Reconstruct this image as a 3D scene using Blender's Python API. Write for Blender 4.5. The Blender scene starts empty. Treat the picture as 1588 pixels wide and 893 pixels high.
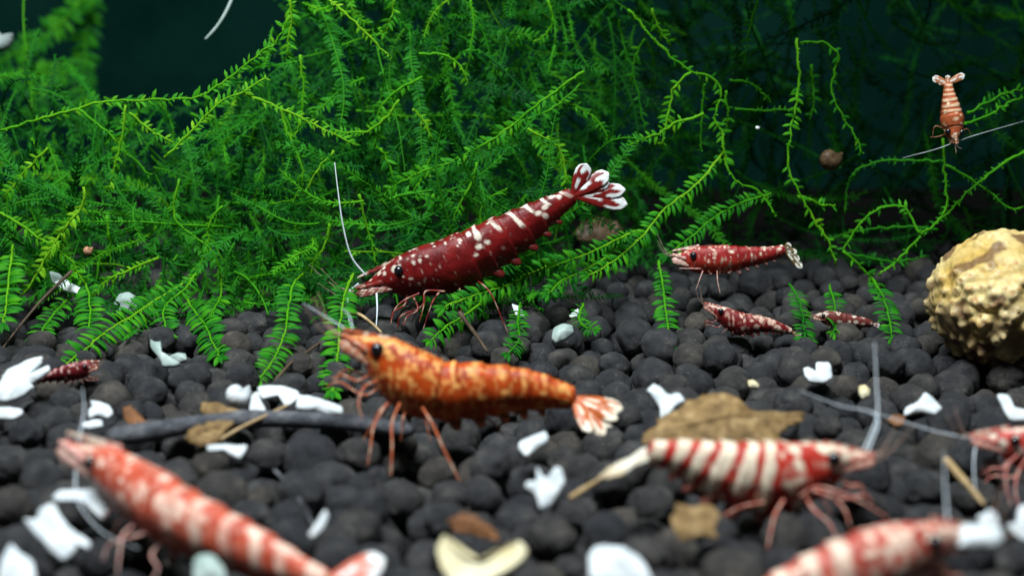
import bpy, bmesh, math, random
import numpy as np
from mathutils import Vector, Matrix, noise

# one scene unit = one centimetre of the aquarium
# ------------------------------------------------------------------ camera, world, lamp, exposure
SC = bpy.context.scene
COL = SC.collection
W_PX, H_PX, F_PX = 1588.0, 893.0, 2181.0
CAM = np.array([0.0, 0.0, 3.4])
PITCH = math.radians(11.7)
cam_data = bpy.data.cameras.new('camera')
cam_data.sensor_width = 36.0
cam_data.lens = 36.0 * F_PX / W_PX
cam_data.clip_start, cam_data.clip_end = 0.05, 400.0
cam_data.dof.use_dof = True
cam_data.dof.focus_distance = 14.2
cam_data.dof.aperture_fstop = (cam_data.lens * 1e-3) / 0.15
cam_data.dof.aperture_blades = 0
cam = bpy.data.objects.new('camera', cam_data)
COL.objects.link(cam)
cam.location = CAM
cam.rotation_euler = (math.pi / 2 - PITCH, 0, 0)
SC.camera = cam

world = bpy.data.worlds.new('World')
SC.world = world
world.use_nodes = True
bg = world.node_tree.nodes['Background']
bg.inputs['Color'].default_value = (0.30, 0.42, 0.45, 1)
bg.inputs['Strength'].default_value = 0.09

lamp_data = bpy.data.lights.new('tank_lamp', 'AREA')
lamp_data.shape = 'RECTANGLE'
lamp_data.size, lamp_data.size_y = 16.0, 5.0
lamp_data.energy = 13500.0
lamp_data.color = (0.90, 0.97, 1.0)
lamp = bpy.data.objects.new('tank_lamp', lamp_data)
COL.objects.link(lamp)
lamp.location = (-3.0, 5.0, 23.5)
lamp.rotation_euler = (math.radians(18), 0, 0)

SC.view_settings.view_transform = 'Standard'
SC.view_settings.look = 'None'
SC.view_settings.exposure = 0.0
SC.view_settings.gamma = 1.0
SC.render.engine = 'CYCLES'
SC.cycles.use_denoising = True
SC.cycles.max_bounces = 6
SC.cycles.transparent_max_bounces = 6
SC.cycles.caustics_reflective = False
SC.cycles.caustics_refractive = False

rnd = random.Random(7)
rng = np.random.default_rng(11)

# ------------------------------------------------------------------ placing helpers
SP, CP = math.sin(PITCH), math.cos(PITCH)
FWD, UPV, RIGHT = np.array([0, CP, -SP]), np.array([0, SP, CP]), np.array([1.0, 0, 0])

def ray(px, py):
    return FWD + RIGHT * ((px - W_PX / 2) / F_PX) + UPV * (-(py - H_PX / 2) / F_PX)

def at(px, py, t):
    """world point seen at a photograph pixel, t centimetres in front of the lens"""
    return CAM + ray(px, py) * t

def ground_t(px, py, z=0.0):
    return (z - CAM[2]) / ray(px, py)[2]

def ground(px, py, z=0.0):
    return at(px, py, ground_t(px, py, z))

def unit(v):
    v = np.asarray(v, float)
    return v / (np.linalg.norm(v, axis=-1, keepdims=True) + 1e-12)

def smooth(pts, n):
    """Catmull-Rom through pts, n samples evenly spaced by length"""
    P = np.asarray(pts, float)
    if len(P) == 2:
        return P[0] + (P[1] - P[0]) * np.linspace(0, 1, n)[:, None]
    Q = np.vstack([2 * P[0] - P[1], P, 2 * P[-1] - P[-2]])
    out = []
    for i in range(len(P) - 1):
        a, b, c, d = Q[i:i + 4]
        s = np.linspace(0, 1, 24, endpoint=False)[:, None]
        out.append(0.5 * (2 * b + (c - a) * s + (2 * a - 5 * b + 4 * c - d) * s ** 2 + (3 * b - a - 3 * c + d) * s ** 3))
    out = np.vstack(out + [P[-1:]])
    L = np.r_[0, np.cumsum(np.linalg.norm(np.diff(out[:, :3], axis=0), axis=1))]
    q = np.linspace(0, L[-1], n)
    return np.stack([np.interp(q, L, out[:, k]) for k in range(out.shape[1])], 1)

def mesh_np(name, V, F, mat=None, smooth_shade=True, attrs=None):
    """V (n,3), F list of arrays (m,k). attrs: name -> (n,3) colour or (n,) float per point"""
    me = bpy.data.meshes.new(name)
    V = np.asarray(V, np.float32)
    if isinstance(F, np.ndarray):
        F = [F]
    F = [f for f in F if len(f)]
    me.vertices.add(len(V)); me.vertices.foreach_set('co', V.ravel())
    nl = sum(f.size for f in F); nf = sum(len(f) for f in F)
    me.loops.add(nl); me.polygons.add(nf)
    me.loops.foreach_set('vertex_index', np.concatenate([f.ravel() for f in F]).astype(np.int32))
    tot = np.concatenate([np.full(len(f), f.shape[1]) for f in F]).astype(np.int32)
    me.polygons.foreach_set('loop_start', np.r_[0, np.cumsum(tot)[:-1]].astype(np.int32))
    me.polygons.foreach_set('loop_total', tot)
    me.polygons.foreach_set('use_smooth', np.full(nf, smooth_shade))
    me.update(calc_edges=True); me.validate()
    for k, a in (attrs or {}).items():
        a = np.asarray(a, np.float32)
        if a.ndim == 1:
            at_ = me.attributes.new(k, 'FLOAT', 'POINT'); at_.data.foreach_set('value', a)
        else:
            at_ = me.attributes.new(k, 'FLOAT_COLOR', 'POINT')
            at_.data.foreach_set('color', np.c_[a, np.ones(len(a))].astype(np.float32).ravel())
    if mat:
        me.materials.append(mat)
    return me

def link(name, me, parent=None, loc=None):
    o = bpy.data.objects.new(name, me)
    COL.objects.link(o)
    if loc is not None:
        o.location = loc
    if parent is not None:
        o.parent = parent
    return o

def empty(name, loc):
    o = bpy.data.objects.new(name, None)
    o.empty_display_size = 0.1
    COL.objects.link(o)
    o.location = loc
    return o

def tag(o, label=None, cat=None, group=None, kind=None):
    if label: o['label'] = label
    if cat: o['category'] = cat
    if group: o['group'] = group
    if kind: o['kind'] = kind
    return o

def child(name, V, F, mat, root, attrs=None, smooth_shade=True):
    """a part: the vertices are given in world space, the root is an unrotated empty or mesh"""
    loc = np.array(root.location)
    if root.parent is not None:
        loc = loc + np.array(root.parent.location)
    return link(name, mesh_np(name, np.asarray(V) - loc, F, mat, smooth_shade, attrs), root)

def tube(path, radii, sides=8, closed_ends=True):
    P = np.asarray(path, float); n = len(P)
    R = np.broadcast_to(np.asarray(radii, float), (n,))
    T = unit(np.gradient(P, axis=0))
    ref = np.array([0.31, 0.2, 0.93])
    A = unit(np.cross(T, ref)); B = np.cross(T, A)
    th = np.linspace(0, 2 * math.pi, sides, endpoint=False)
    V = P[:, None] + R[:, None, None] * (A[:, None] * np.cos(th)[None, :, None] + B[:, None] * np.sin(th)[None, :, None])
    V = V.reshape(-1, 3)
    i = np.arange(n - 1)[:, None] * sides; j = np.arange(sides)[None]; j2 = (j + 1) % sides
    F4 = np.stack([i + j, i + j2, i + sides + j2, i + sides + j], -1).reshape(-1, 4)
    faces = [F4]
    if closed_ends:
        V = np.vstack([V, P[:1], P[-1:]])
        a = np.arange(sides); b = (a + 1) % sides
        c0, c1 = n * sides, n * sides + 1
        faces.append(np.r_[np.c_[b, a, np.full(sides, c0)], np.c_[a + (n - 1) * sides, b + (n - 1) * sides, np.full(sides, c1)]])
    return V, faces

def merge(parts):
    """[(V, [F...])] -> V, [F...]"""
    Vs, Fs, off = [], {}, 0
    for V, F in parts:
        Vs.append(V)
        for f in (F if isinstance(F, list) else [F]):
            if len(f):
                Fs.setdefault(f.shape[1], []).append(f + off)
        off += len(V)
    return np.vstack(Vs), [np.vstack(v) for v in Fs.values()]

# ------------------------------------------------------------------ materials
def new_mat(name):
    m = bpy.data.materials.new(name); m.use_nodes = True
    nt = m.node_tree
    return m, nt, nt.nodes['Principled BSDF']

def N(nt, typ, **kw):
    n = nt.nodes.new(typ)
    for k, v in kw.items():
        setattr(n, k, v)
    return n

def noise_tex(nt, scale, detail=4, rough=0.6, coord='Object'):
    tc = N(nt, 'ShaderNodeTexCoord'); t = N(nt, 'ShaderNodeTexNoise')
    t.inputs['Scale'].default_value = scale; t.inputs['Detail'].default_value = detail; t.inputs['Roughness'].default_value = rough
    nt.links.new(tc.outputs[coord], t.inputs['Vector'])
    return t

def ramp(nt, src, stops):
    r = N(nt, 'ShaderNodeValToRGB')
    while len(r.color_ramp.elements) < len(stops):
        r.color_ramp.elements.new(0.5)
    for e, (p, c) in zip(r.color_ramp.elements, stops):
        e.position = p; e.color = (*c, 1)
    nt.links.new(src, r.inputs['Fac'])
    return r

def bump(nt, src, bsdf, strength, dist):
    b = N(nt, 'ShaderNodeBump'); b.inputs['Strength'].default_value = strength; b.inputs['Distance'].default_value = dist
    nt.links.new(src, b.inputs['Height']); nt.links.new(b.outputs['Normal'], bsdf.inputs['Normal'])

def mat_noise(name, stops, scale, rough=0.6, bump_s=0.4, bump_d=0.01, bscale=None, spec=0.2, coord='Object', sss=0.0, detail=5):
    m, nt, p = new_mat(name)
    t = noise_tex(nt, scale, detail, 0.65, coord)
    r = ramp(nt, t.outputs['Fac'], stops)
    nt.links.new(r.outputs['Color'], p.inputs['Base Color'])
    p.inputs['Roughness'].default_value = rough
    p.inputs['Specular IOR Level'].default_value = spec
    if sss:
        p.inputs['Subsurface Weight'].default_value = sss
        p.inputs['Subsurface Radius'].default_value = (0.06, 0.05, 0.04)
        p.inputs['Subsurface Scale'].default_value = 1.0
    t2 = noise_tex(nt, bscale or scale * 3, 6, 0.7, coord)
    bump(nt, t2.outputs['Fac'], p, bump_s, bump_d)
    return m

def mat_pellet():
    m, nt, p = new_mat('soil_pellet')
    t = noise_tex(nt, 5.0, 6, 0.7)
    r = ramp(nt, t.outputs['Fac'], [(0.30, (0.020, 0.021, 0.024)), (0.52, (0.046, 0.046, 0.049)), (0.70, (0.100, 0.098, 0.094))])
    info = N(nt, 'ShaderNodeObjectInfo')
    # some grains are browner than others; the joined ones carry the same number as an attribute
    at_ = N(nt, 'ShaderNodeAttribute'); at_.attribute_name = 'grain'
    add = N(nt, 'ShaderNodeMath', operation='ADD'); nt.links.new(at_.outputs['Fac'], add.inputs[0]); nt.links.new(info.outputs['Random'], add.inputs[1])
    fr = N(nt, 'ShaderNodeMath', operation='FRACT'); nt.links.new(add.outputs[0], fr.inputs[0])
    br = ramp(nt, fr.outputs[0], [(0.0, (0.66, 0.68, 0.74)), (0.55, (1.0, 1.0, 1.0)), (0.88, (1.15, 1.08, 0.98)), (1.0, (1.5, 1.3, 1.05))])
    mul = N(nt, 'ShaderNodeMixRGB', blend_type='MULTIPLY'); mul.inputs['Fac'].default_value = 1
    nt.links.new(r.outputs['Color'], mul.inputs['Color1']); nt.links.new(br.outputs['Color'], mul.inputs['Color2'])
    # pale mineral specks
    tc = N(nt, 'ShaderNodeTexCoord')
    vo = N(nt, 'ShaderNodeTexVoronoi'); vo.inputs['Scale'].default_value = 26; nt.links.new(tc.outputs['Object'], vo.inputs['Vector'])
    cut = N(nt, 'ShaderNodeMath', operation='LESS_THAN'); cut.inputs[1].default_value = 0.17; nt.links.new(vo.outputs['Distance'], cut.inputs[0])
    t4 = noise_tex(nt, 3.3, 2, 0.5)
    gate = N(nt, 'ShaderNodeMath', operation='GREATER_THAN'); gate.inputs[1].default_value = 0.50; nt.links.new(t4.outputs['Fac'], gate.inputs[0])
    g2 = N(nt, 'ShaderNodeMath', operation='MULTIPLY'); nt.links.new(cut.outputs[0], g2.inputs[0]); nt.links.new(gate.outputs[0], g2.inputs[1])
    mx = N(nt, 'ShaderNodeMixRGB'); nt.links.new(g2.outputs[0], mx.inputs['Fac']); nt.links.new(mul.outputs['Color'], mx.inputs['Color1'])
    mx.inputs['Color2'].default_value = (0.15, 0.13, 0.10, 1)
    nt.links.new(mx.outputs['Color'], p.inputs['Base Color'])
    p.inputs['Roughness'].default_value = 0.62
    p.inputs['Specular IOR Level'].default_value = 0.28
    t2 = noise_tex(nt, 22.0, 10, 0.8)
    bump(nt, t2.outputs['Fac'], p, 0.9, 0.040)
    return m

def mat_pigment(name, rough=0.34, sss=0.25, bscale=34, bs=0.55, spec=0.24, trans=0.0):
    """colour comes from the pigment painted on the animal's own shell"""
    m, nt, p = new_mat(name)
    a = N(nt, 'ShaderNodeAttribute'); a.attribute_name = 'pigment'
    t = noise_tex(nt, 26, 4, 0.7)
    r = ramp(nt, t.outputs['Fac'], [(0.3, (0.72, 0.70, 0.70)), (0.7, (1.18, 1.15, 1.12))])
    mul = N(nt, 'ShaderNodeMixRGB', blend_type='MULTIPLY'); mul.inputs['Fac'].default_value = 1
    nt.links.new(a.outputs['Color'], mul.inputs['Color1']); nt.links.new(r.outputs['Color'], mul.inputs['Color2'])
    nt.links.new(mul.outputs['Color'], p.inputs['Base Color'])
    p.inputs['Roughness'].default_value = rough
    p.inputs['Specular IOR Level'].default_value = spec
    p.inputs['Subsurface Weight'].default_value = sss
    p.inputs['Subsurface Radius'].default_value = (0.05, 0.025, 0.018)
    p.inputs['Subsurface Scale'].default_value = 1.0
    if trans:
        p.inputs['Transmission Weight'].default_value = trans
    t2 = noise_tex(nt, bscale, 5, 0.7)
    bump(nt, t2.outputs['Fac'], p, bs, 0.012)
    return m

def mat_moss(name):
    m = bpy.data.materials.new(name); m.use_nodes = True
    nt = m.node_tree; p = nt.nodes['Principled BSDF']; out = nt.nodes['Material Output']
    a = N(nt, 'ShaderNodeAttribute'); a.attribute_name = 'tint'
    info = N(nt, 'ShaderNodeObjectInfo')
    t = noise_tex(nt, 2.2, 3, 0.6)
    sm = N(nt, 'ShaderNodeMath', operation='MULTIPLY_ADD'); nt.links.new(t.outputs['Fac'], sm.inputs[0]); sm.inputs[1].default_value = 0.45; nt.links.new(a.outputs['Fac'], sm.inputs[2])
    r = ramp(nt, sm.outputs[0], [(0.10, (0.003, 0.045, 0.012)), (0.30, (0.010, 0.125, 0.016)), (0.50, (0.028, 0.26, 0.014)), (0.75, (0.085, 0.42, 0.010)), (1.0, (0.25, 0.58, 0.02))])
    nt.links.new(r.outputs['Color'], p.inputs['Base Color'])
    p.inputs['Roughness'].default_value = 0.55
    p.inputs['Specular IOR Level'].default_value = 0.10
    tr = N(nt, 'ShaderNodeBsdfTranslucent'); nt.links.new(r.outputs['Color'], tr.inputs['Color'])
    mx = N(nt, 'ShaderNodeMixShader'); mx.inputs['Fac'].default_value = 0.42
    nt.links.new(p.outputs[0], mx.inputs[1]); nt.links.new(tr.outputs[0], mx.inputs[2]); nt.links.new(mx.outputs[0], out.inputs['Surface'])
    return m

M = {}
M['pellet'] = mat_pellet()
M['bed'] = mat_noise('soil_bed', [(0.3, (0.004, 0.004, 0.004)), (0.7, (0.012, 0.012, 0.011))], 4, rough=0.9, spec=0.0)
M['wall'] = mat_noise('tank_wall', [(0.35, (0.0015, 0.014, 0.011)), (0.7, (0.005, 0.027, 0.021))], 0.35, rough=0.9, bump_s=0.05, spec=0.0)
M['shrimp'] = mat_pigment('shrimp_shell')
M['limb'] = mat_pigment('shrimp_limb', rough=0.35, sss=0.3, bs=0.1)
M['fan'] = mat_pigment('tail_blade', rough=0.3, sss=0.2, bs=0.2)
M['feeler'] = mat_noise('feeler', [(0.3, (0.45, 0.52, 0.58)), (0.7, (0.72, 0.78, 0.82))], 8, rough=0.3, bump_s=0.05)
M['eye'] = mat_noise('eye', [(0.3, (0.004, 0.004, 0.006)), (0.7, (0.012, 0.012, 0.018))], 30, rough=0.12, bump_s=0.05, spec=0.7)
M['shell'] = mat_noise('white_shell', [(0.30, (0.50, 0.57, 0.60)), (0.5, (0.68, 0.73, 0.75)), (0.75, (0.80, 0.81, 0.80))], 4.5, rough=0.4, bump_s=0.35, bump_d=0.01, sss=0.15)
M['shell_yellow'] = mat_noise('yellow_shell', [(0.3, (0.62, 0.50, 0.22)), (0.7, (0.78, 0.74, 0.55))], 3.5, rough=0.45, bump_s=0.35)
M['shell_grey'] = mat_noise('grey_green_shell', [(0.3, (0.22, 0.32, 0.28)), (0.7, (0.50, 0.58, 0.55))], 3.5, rough=0.4, bump_s=0.35)
M['leaf'] = mat_noise('dead_leaf', [(0.3, (0.085, 0.048, 0.018)), (0.52, (0.24, 0.15, 0.060)), (0.72, (0.42, 0.29, 0.14))], 9, rough=0.6, bump_s=0.7, bump_d=0.02, bscale=18)
M['leaf_red'] = mat_noise('russet_leaf', [(0.3, (0.11, 0.045, 0.018)), (0.7, (0.30, 0.13, 0.05))], 5, rough=0.6, bump_s=0.7, bump_d=0.02, bscale=18)
M['straw'] = mat_noise('straw', [(0.3, (0.26, 0.16, 0.07)), (0.7, (0.52, 0.38, 0.20))], 7, rough=0.5, bump_s=0.5)
M['stick'] = mat_noise('grey_stick', [(0.3, (0.04, 0.043, 0.05)), (0.5, (0.09, 0.095, 0.108)), (0.72, (0.20, 0.20, 0.21))], 7, rough=0.7, bump_s=0.9, bump_d=0.03)
M['twig'] = mat_noise('dark_twig', [(0.3, (0.035, 0.022, 0.014)), (0.7, (0.11, 0.075, 0.05))], 9, rough=0.6)
M['snail'] = mat_noise('brown_snail', [(0.3, (0.05, 0.030, 0.016)), (0.7, (0.17, 0.11, 0.06))], 9, rough=0.4)
M['pink'] = mat_noise('pink_flesh', [(0.3, (0.5, 0.18, 0.10)), (0.7, (0.75, 0.40, 0.26))], 9, rough=0.4)
M['bubble'] = mat_noise('white_fleck', [(0.3, (0.7, 0.75, 0.8)), (0.7, (0.85, 0.88, 0.9))], 9, rough=0.2)
M['moss'] = mat_moss('moss_leaf')

# ------------------------------------------------------------------ the tank bed: sheet, pellets
bed = link('substrate', mesh_np('substrate', [(-40, -6, -0.62), (40, -6, -0.62), (40, 30, -0.62), (-40, 30, -0.62)], np.array([[0, 1, 2, 3]]), M['bed'], False))
tag(bed, 'bed of dark charcoal soil pellets covering the tank floor', 'substrate', kind='structure')
wall_v = [(-40, 29.9, -0.7), (40, 29.9, -0.7), (40, 29.9, 30), (-40, 29.9, 30), (-40, 30.4, -0.7), (40, 30.4, -0.7), (40, 30.4, 30), (-40, 30.4, 30)]
wall = link('tank_back_wall', mesh_np('tank_back_wall', wall_v, np.array([[0, 1, 2, 3], [5, 4, 7, 6], [4, 0, 3, 7], [1, 5, 6, 2], [3, 2, 6, 7], [4, 5, 1, 0]]), M['wall'], False))
tag(wall, 'dark teal back pane of the tank behind the moss', 'tank wall', kind='structure')

def pack_pellets():
    cell = 0.42
    grid = {}
    P = []
    def rest(x, y, r):
        i, j = int(math.floor(x / cell)), int(math.floor(y / cell))
        z = -0.6 + r
        for a in (i - 1, i, i + 1):
            for b in (j - 1, j, j + 1):
                for (qx, qy, qz, qr) in grid.get((a, b), ()):
                    d2 = (x - qx) ** 2 + (y - qy) ** 2
                    s = (r + qr) * 0.95
                    if d2 < s * s:
                        h = qz + math.sqrt(s * s - d2)
                        if h > z: z = h
        return z
    n = 0
    target = 4700
    while n < target:
        y = rnd.uniform(6.4, 20.5)
        hw = 0.375 * y + 1.6
        if rnd.random() > hw / 9.3: continue
        x = rnd.uniform(-hw, hw)
        r = min(0.235, max(0.09, rnd.gauss(0.152, 0.030)))
        z = rest(x, y, r)
        step = 0.10
        for _ in range(9):
            a0 = rnd.random() * 6.28
            best = None
            for k in range(5):
                a = a0 + k * 1.2566
                xx, yy = x + step * math.cos(a), y + step * math.sin(a)
                zz = rest(xx, yy, r)
                if zz < z - 1e-4 and (best is None or zz < best[2]): best = (xx, yy, zz)
            if best: x, y, z = best
            else: step *= 0.6
        if z + r > 0.20:
            n += 1
            if n > target * 1.5: break
            continue
        P.append((x, y, z, r))
        grid.setdefault((int(math.floor(x / cell)), int(math.floor(y / cell))), []).append(P[-1])
        n += 1
    return np.array(P)

pel = pack_pellets()

def visible_area(P):
    """how many pixels of a small picture each pellet would show, by painting far to near"""
    w, h = 800, 450
    k = w / W_PX
    rel = P[:, :3] - CAM
    t = rel @ FWD
    u = (W_PX / 2 + F_PX * (rel @ RIGHT) / t) * k
    v = (H_PX / 2 - F_PX * (rel @ UPV) / t) * k
    rr = P[:, 3] * F_PX / t * k
    buf = np.full((h, w), -1, int)
    for i in np.argsort(-t):
        x0, x1 = max(0, int(u[i] - rr[i])), min(w, int(u[i] + rr[i]) + 1)
        y0, y1 = max(0, int(v[i] - rr[i])), min(h, int(v[i] + rr[i]) + 1)
        if x0 >= x1 or y0 >= y1: continue
        yy, xx = np.mgrid[y0:y1, x0:x1]
        buf[y0:y1, x0:x1][(xx - u[i]) ** 2 + (yy - v[i]) ** 2 < rr[i] ** 2] = i
    return np.bincount(buf[buf >= 0], minlength=len(P)), t

area, pel_t = visible_area(pel)

def pellet_mesh(seed, sub):
    bm = bmesh.new()
    bmesh.ops.create_icosphere(bm, subdivisions=sub, radius=1.0)
    off = Vector((seed * 3.7, seed * 1.3, seed * 7.1))
    sq = Vector((rnd.uniform(0.92, 1.14), rnd.uniform(0.92, 1.08), rnd.uniform(0.86, 1.02)))
    for v in bm.verts:
        d = v.co.normalized()
        f = 1 + 0.12 * noise.noise(d * 1.1 + off) + 0.08 * noise.noise(d * 2.3 + off) + 0.045 * noise.noise(d * 5 + off) + (0.030 * noise.noise(d * 11 + off) + 0.018 * noise.noise(d * 22 + off) if sub > 3 else 0.022 * noise.noise(d * 9 + off))
        v.co = Vector((d.x * sq.x, d.y * sq.y, d.z * sq.z)) * f
    V = np.array([v.co[:] for v in bm.verts]); F = np.array([[v.index for v in f.verts] for f in bm.faces])
    bm.free()
    return V, F

NV = 14
hi = [pellet_mesh(s, 4) for s in range(NV)]
mid = [pellet_mesh(s, 3) for s in range(NV)]
low = [pellet_mesh(s, 1) for s in range(NV)]
hi_me = [mesh_np('pellet', V * 0.15, F, M['pellet']) for V, F in hi]
order = np.argsort(-area)
single = set(order[:300].tolist())
stuff_parts, grain = [], []
for i, (x, y, z, r) in enumerate(pel):
    k = rnd.randrange(NV)
    rot = Matrix.Rotation(rnd.uniform(0, 6.28), 4, 'Z') @ Matrix.Rotation(rnd.uniform(-0.7, 0.7), 4, 'X')
    if i in single:
        o = link('pellet', hi_me[k], bed)
        o.matrix_world = Matrix.Translation((x, y, z)) @ rot @ Matrix.Scale(r * 0.985 / 0.15, 4)
    else:
        V, F = (mid if area[i] > 25 else low)[k]
        R3 = np.array(rot.to_3x3())
        stuff_parts.append(((V @ R3.T) * r * 0.985 + (x, y, z), F))
        grain.append(np.full(len(V), rnd.random()))
V, F = merge(stuff_parts)
o = link('pellets', mesh_np('pellets', V, F, M['pellet'], attrs={'grain': np.concatenate(grain)}), bed)
o['kind'] = 'stuff'

# ------------------------------------------------------------------ moss
LEAF_V = np.array([[0, 0, 0], [0.22, 0.40, 0.03], [0.62, 0.46, 0.02], [1, 0, -0.06], [0.62, -0.46, 0.02], [0.22, -0.40, 0.03], [0.5, 0, 0.10]])
LEAF_F = np.array([[0, 6, 1], [1, 6, 2], [2, 6, 3], [3, 6, 4], [4, 6, 5], [5, 6, 0]])

def leaflet_frames(path, spacing, leaf, angle=65, start=0.0, normal=None, keep=1.0, fan=0.25, taper=True, rs=None):
    """positions, directions, sides, normals and lengths of two rows of leaflets along a stem"""
    rs = rs or rng
    L = np.r_[0, np.cumsum(np.linalg.norm(np.diff(path, axis=0), axis=1))]
    q = np.arange(L[-1] * start + 0.01, L[-1], spacing)
    if len(q) == 0:
        q = np.array([L[-1] * 0.9])
    q = q + rs.normal(0, spacing * 0.16, len(q))
    q = np.clip(q, 0, L[-1])
    P = np.stack([np.interp(q, L, path[:, k]) for k in range(3)], 1)
    T0 = unit(np.gradient(path, axis=0))
    T = unit(np.stack([np.interp(q, L, T0[:, k]) for k in range(3)], 1))
    if normal is None:
        nrm = np.array([rs.normal(0, 0.5), -1.0, 0.45 + rs.normal(0, 0.35)])
    else:
        nrm = np.asarray(normal, float)
    Nn = unit(nrm - (T @ nrm)[:, None] * T)
    B = np.cross(Nn, T)
    out = []
    for s in (-1, 1):
        a = np.radians(angle + rs.normal(0, 9, len(q)))
        D = unit(T * np.cos(a)[:, None] + s * B * np.sin(a)[:, None] + Nn * rs.normal(0, fan, len(q))[:, None])
        S = unit(np.cross(Nn + rs.normal(0, 0.25, (len(q), 3)), D))
        Z = np.cross(D, S)
        ln = leaf * (0.8 + 0.4 * rs.random(len(q)))
        f = q / L[-1]
        if taper:
            ln = ln * np.clip(0.45 + 2.2 * f, 0, 1) * np.clip((1.10 - f) * 5.0, 0.35, 1)
        k = rs.random(len(q)) < keep
        k[len(k) // 2] = True
        out.append((P[k], D[k], S[k], Z[k], ln[k]))
    return [np.concatenate([o[j] for o in out]) for j in range(5)]

def leaflets_mesh(fr, width=0.30):
    P, D, S, Z, ln = fr
    if len(P) == 0:
        return np.zeros((0, 3)), np.zeros((0, 3), int)
    l = ln[:, None, None]
    V = P[:, None] + l * (D[:, None] * LEAF_V[None, :, 0:1] + S[:, None] * LEAF_V[None, :, 1:2] * width + Z[:, None] * LEAF_V[None, :, 2:3])
    F = LEAF_F[None] + (np.arange(len(P)) * 7)[:, None, None]
    return V.reshape(-1, 3), F.reshape(-1, 3)

def wander(p0, d0, length, n=14, curl=0.5, sag=0.15, rs=None):
    rs = rs or rng
    P = [np.array(p0, float)]; d = unit(np.array(d0, float)); c = rs.normal(0, curl, 3)
    for _ in range(n - 1):
        c = 0.85 * c + rs.normal(0, curl * 0.5, 3)
        d = unit(d + c * (1.6 / n) + np.array([0, 0, -sag * 1.6 / n]))
        P.append(P[-1] + d * length / (n - 1))
    return np.array(P)

# a mass of fronds: the moss bank.  It leans back to the left top, where a hollow stays open.
def bank_front(px):
    """how far from the lens the front of the bank stands at a picture column"""
    return float(np.interp(px, [0, 300, 560, 760, 900, 1050, 1300, 1588], [16.3, 15.9, 15.9, 16.1, 16.6, 16.9, 17.2, 17.3]))

def in_hollow(px, py):
    if py < 152 and 128 < px < 420:
        edge = np.interp(px, [128, 165, 300, 340, 400, 420], [95, 152, 150, 132, 70, 20])
        return py < edge + 4
    return False

def build_bank(name, count, depth, leafy, label, tint_mu, seed, region):
    rs = np.random.default_rng(seed)
    parts, tints = [], []
    made = 0
    while made < count:
        px, py = rs.uniform(*region[0]), rs.uniform(*region[1])
        if in_hollow(px, py): continue
        if px < 150 and py < 130 and rs.random() < 0.93: continue
        right = np.clip((px - 800) / 300, 0, 1)
        if py > -90 and depth[0] < 1.0 and right > rs.random() * 1.1 and leafy > 0.5: continue
        t = bank_front(px) + rs.uniform(*depth)
        p0 = at(px, py, t)
        if p0[2] < 0.14: continue
        d0 = np.array([rs.normal(0, 0.8), -0.35 + rs.normal(0, 0.4), -0.45 + rs.normal(0, 0.65)])
        length = rs.uniform(0.6, 2.0)
        path = wander(p0, d0, length, 14, curl=0.75, sag=0.35, rs=rs)
        low_ = path[:, 2] < 0.16
        path[low_, 2] = 0.16 + 0.02 * rs.random(low_.sum())
        rel = path - CAM; tt = rel @ FWD
        u = W_PX / 2 + F_PX * (rel @ RIGHT) / tt; v = H_PX / 2 - F_PX * (rel @ UPV) / tt
        if any(in_hollow(a, b) for a, b in zip(u, v)): continue
        if name == 'added_shade_moss' and v.max() > -8: continue
        if tt.min() < bank_front(px) + depth[0] - 0.75: continue
        path = smooth(path, 24)
        rad = rs.uniform(0.009, 0.017)
        sv, sf = tube(path, np.linspace(rad, rad * 0.5, 24), 4, False)
        parts.append((sv, sf))
        tn = tint_mu + rs.normal(0, 0.14)
        tints.append(np.full(len(sv), tn + 0.14))
        keep = 1.0 if rs.random() < leafy else rs.uniform(0.05, 0.4)
        lv, lf = leaflets_mesh(leaflet_frames(path, 0.042, rs.uniform(0.055, 0.11), angle=rs.uniform(40, 68), keep=keep, fan=0.35, rs=rs))
        parts.append((lv, lf))
        tints.append(np.full(len(lv), tn) + rs.normal(0, 0.04, len(lv)))
        made += 1
    V, F = merge(parts)
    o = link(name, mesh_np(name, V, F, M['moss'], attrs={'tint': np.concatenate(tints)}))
    tag(o, label, 'moss', kind='stuff')
    return o

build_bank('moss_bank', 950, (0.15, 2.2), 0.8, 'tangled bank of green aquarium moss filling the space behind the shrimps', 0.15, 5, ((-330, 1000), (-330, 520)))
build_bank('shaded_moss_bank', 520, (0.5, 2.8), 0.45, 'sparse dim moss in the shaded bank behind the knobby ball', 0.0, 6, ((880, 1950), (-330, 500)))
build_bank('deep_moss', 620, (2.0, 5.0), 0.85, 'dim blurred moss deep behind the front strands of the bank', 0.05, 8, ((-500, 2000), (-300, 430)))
build_bank('added_shade_moss', 1100, (-2.6, 0.8), 0.9, 'unseen moss added overhead to shade the right part of the bank', 0.22, 9, ((960, 2100), (-420, -90)))  # extra moss above the frame, never in view, added to shade the right bank

build_bank('moss_skirt', 230, (-1.1, 0.2), 0.85, 'low skirt of moss fronds trailing along the pellets under the lit bank', 0.17, 12, ((-120, 900), (290, 470)))

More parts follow.
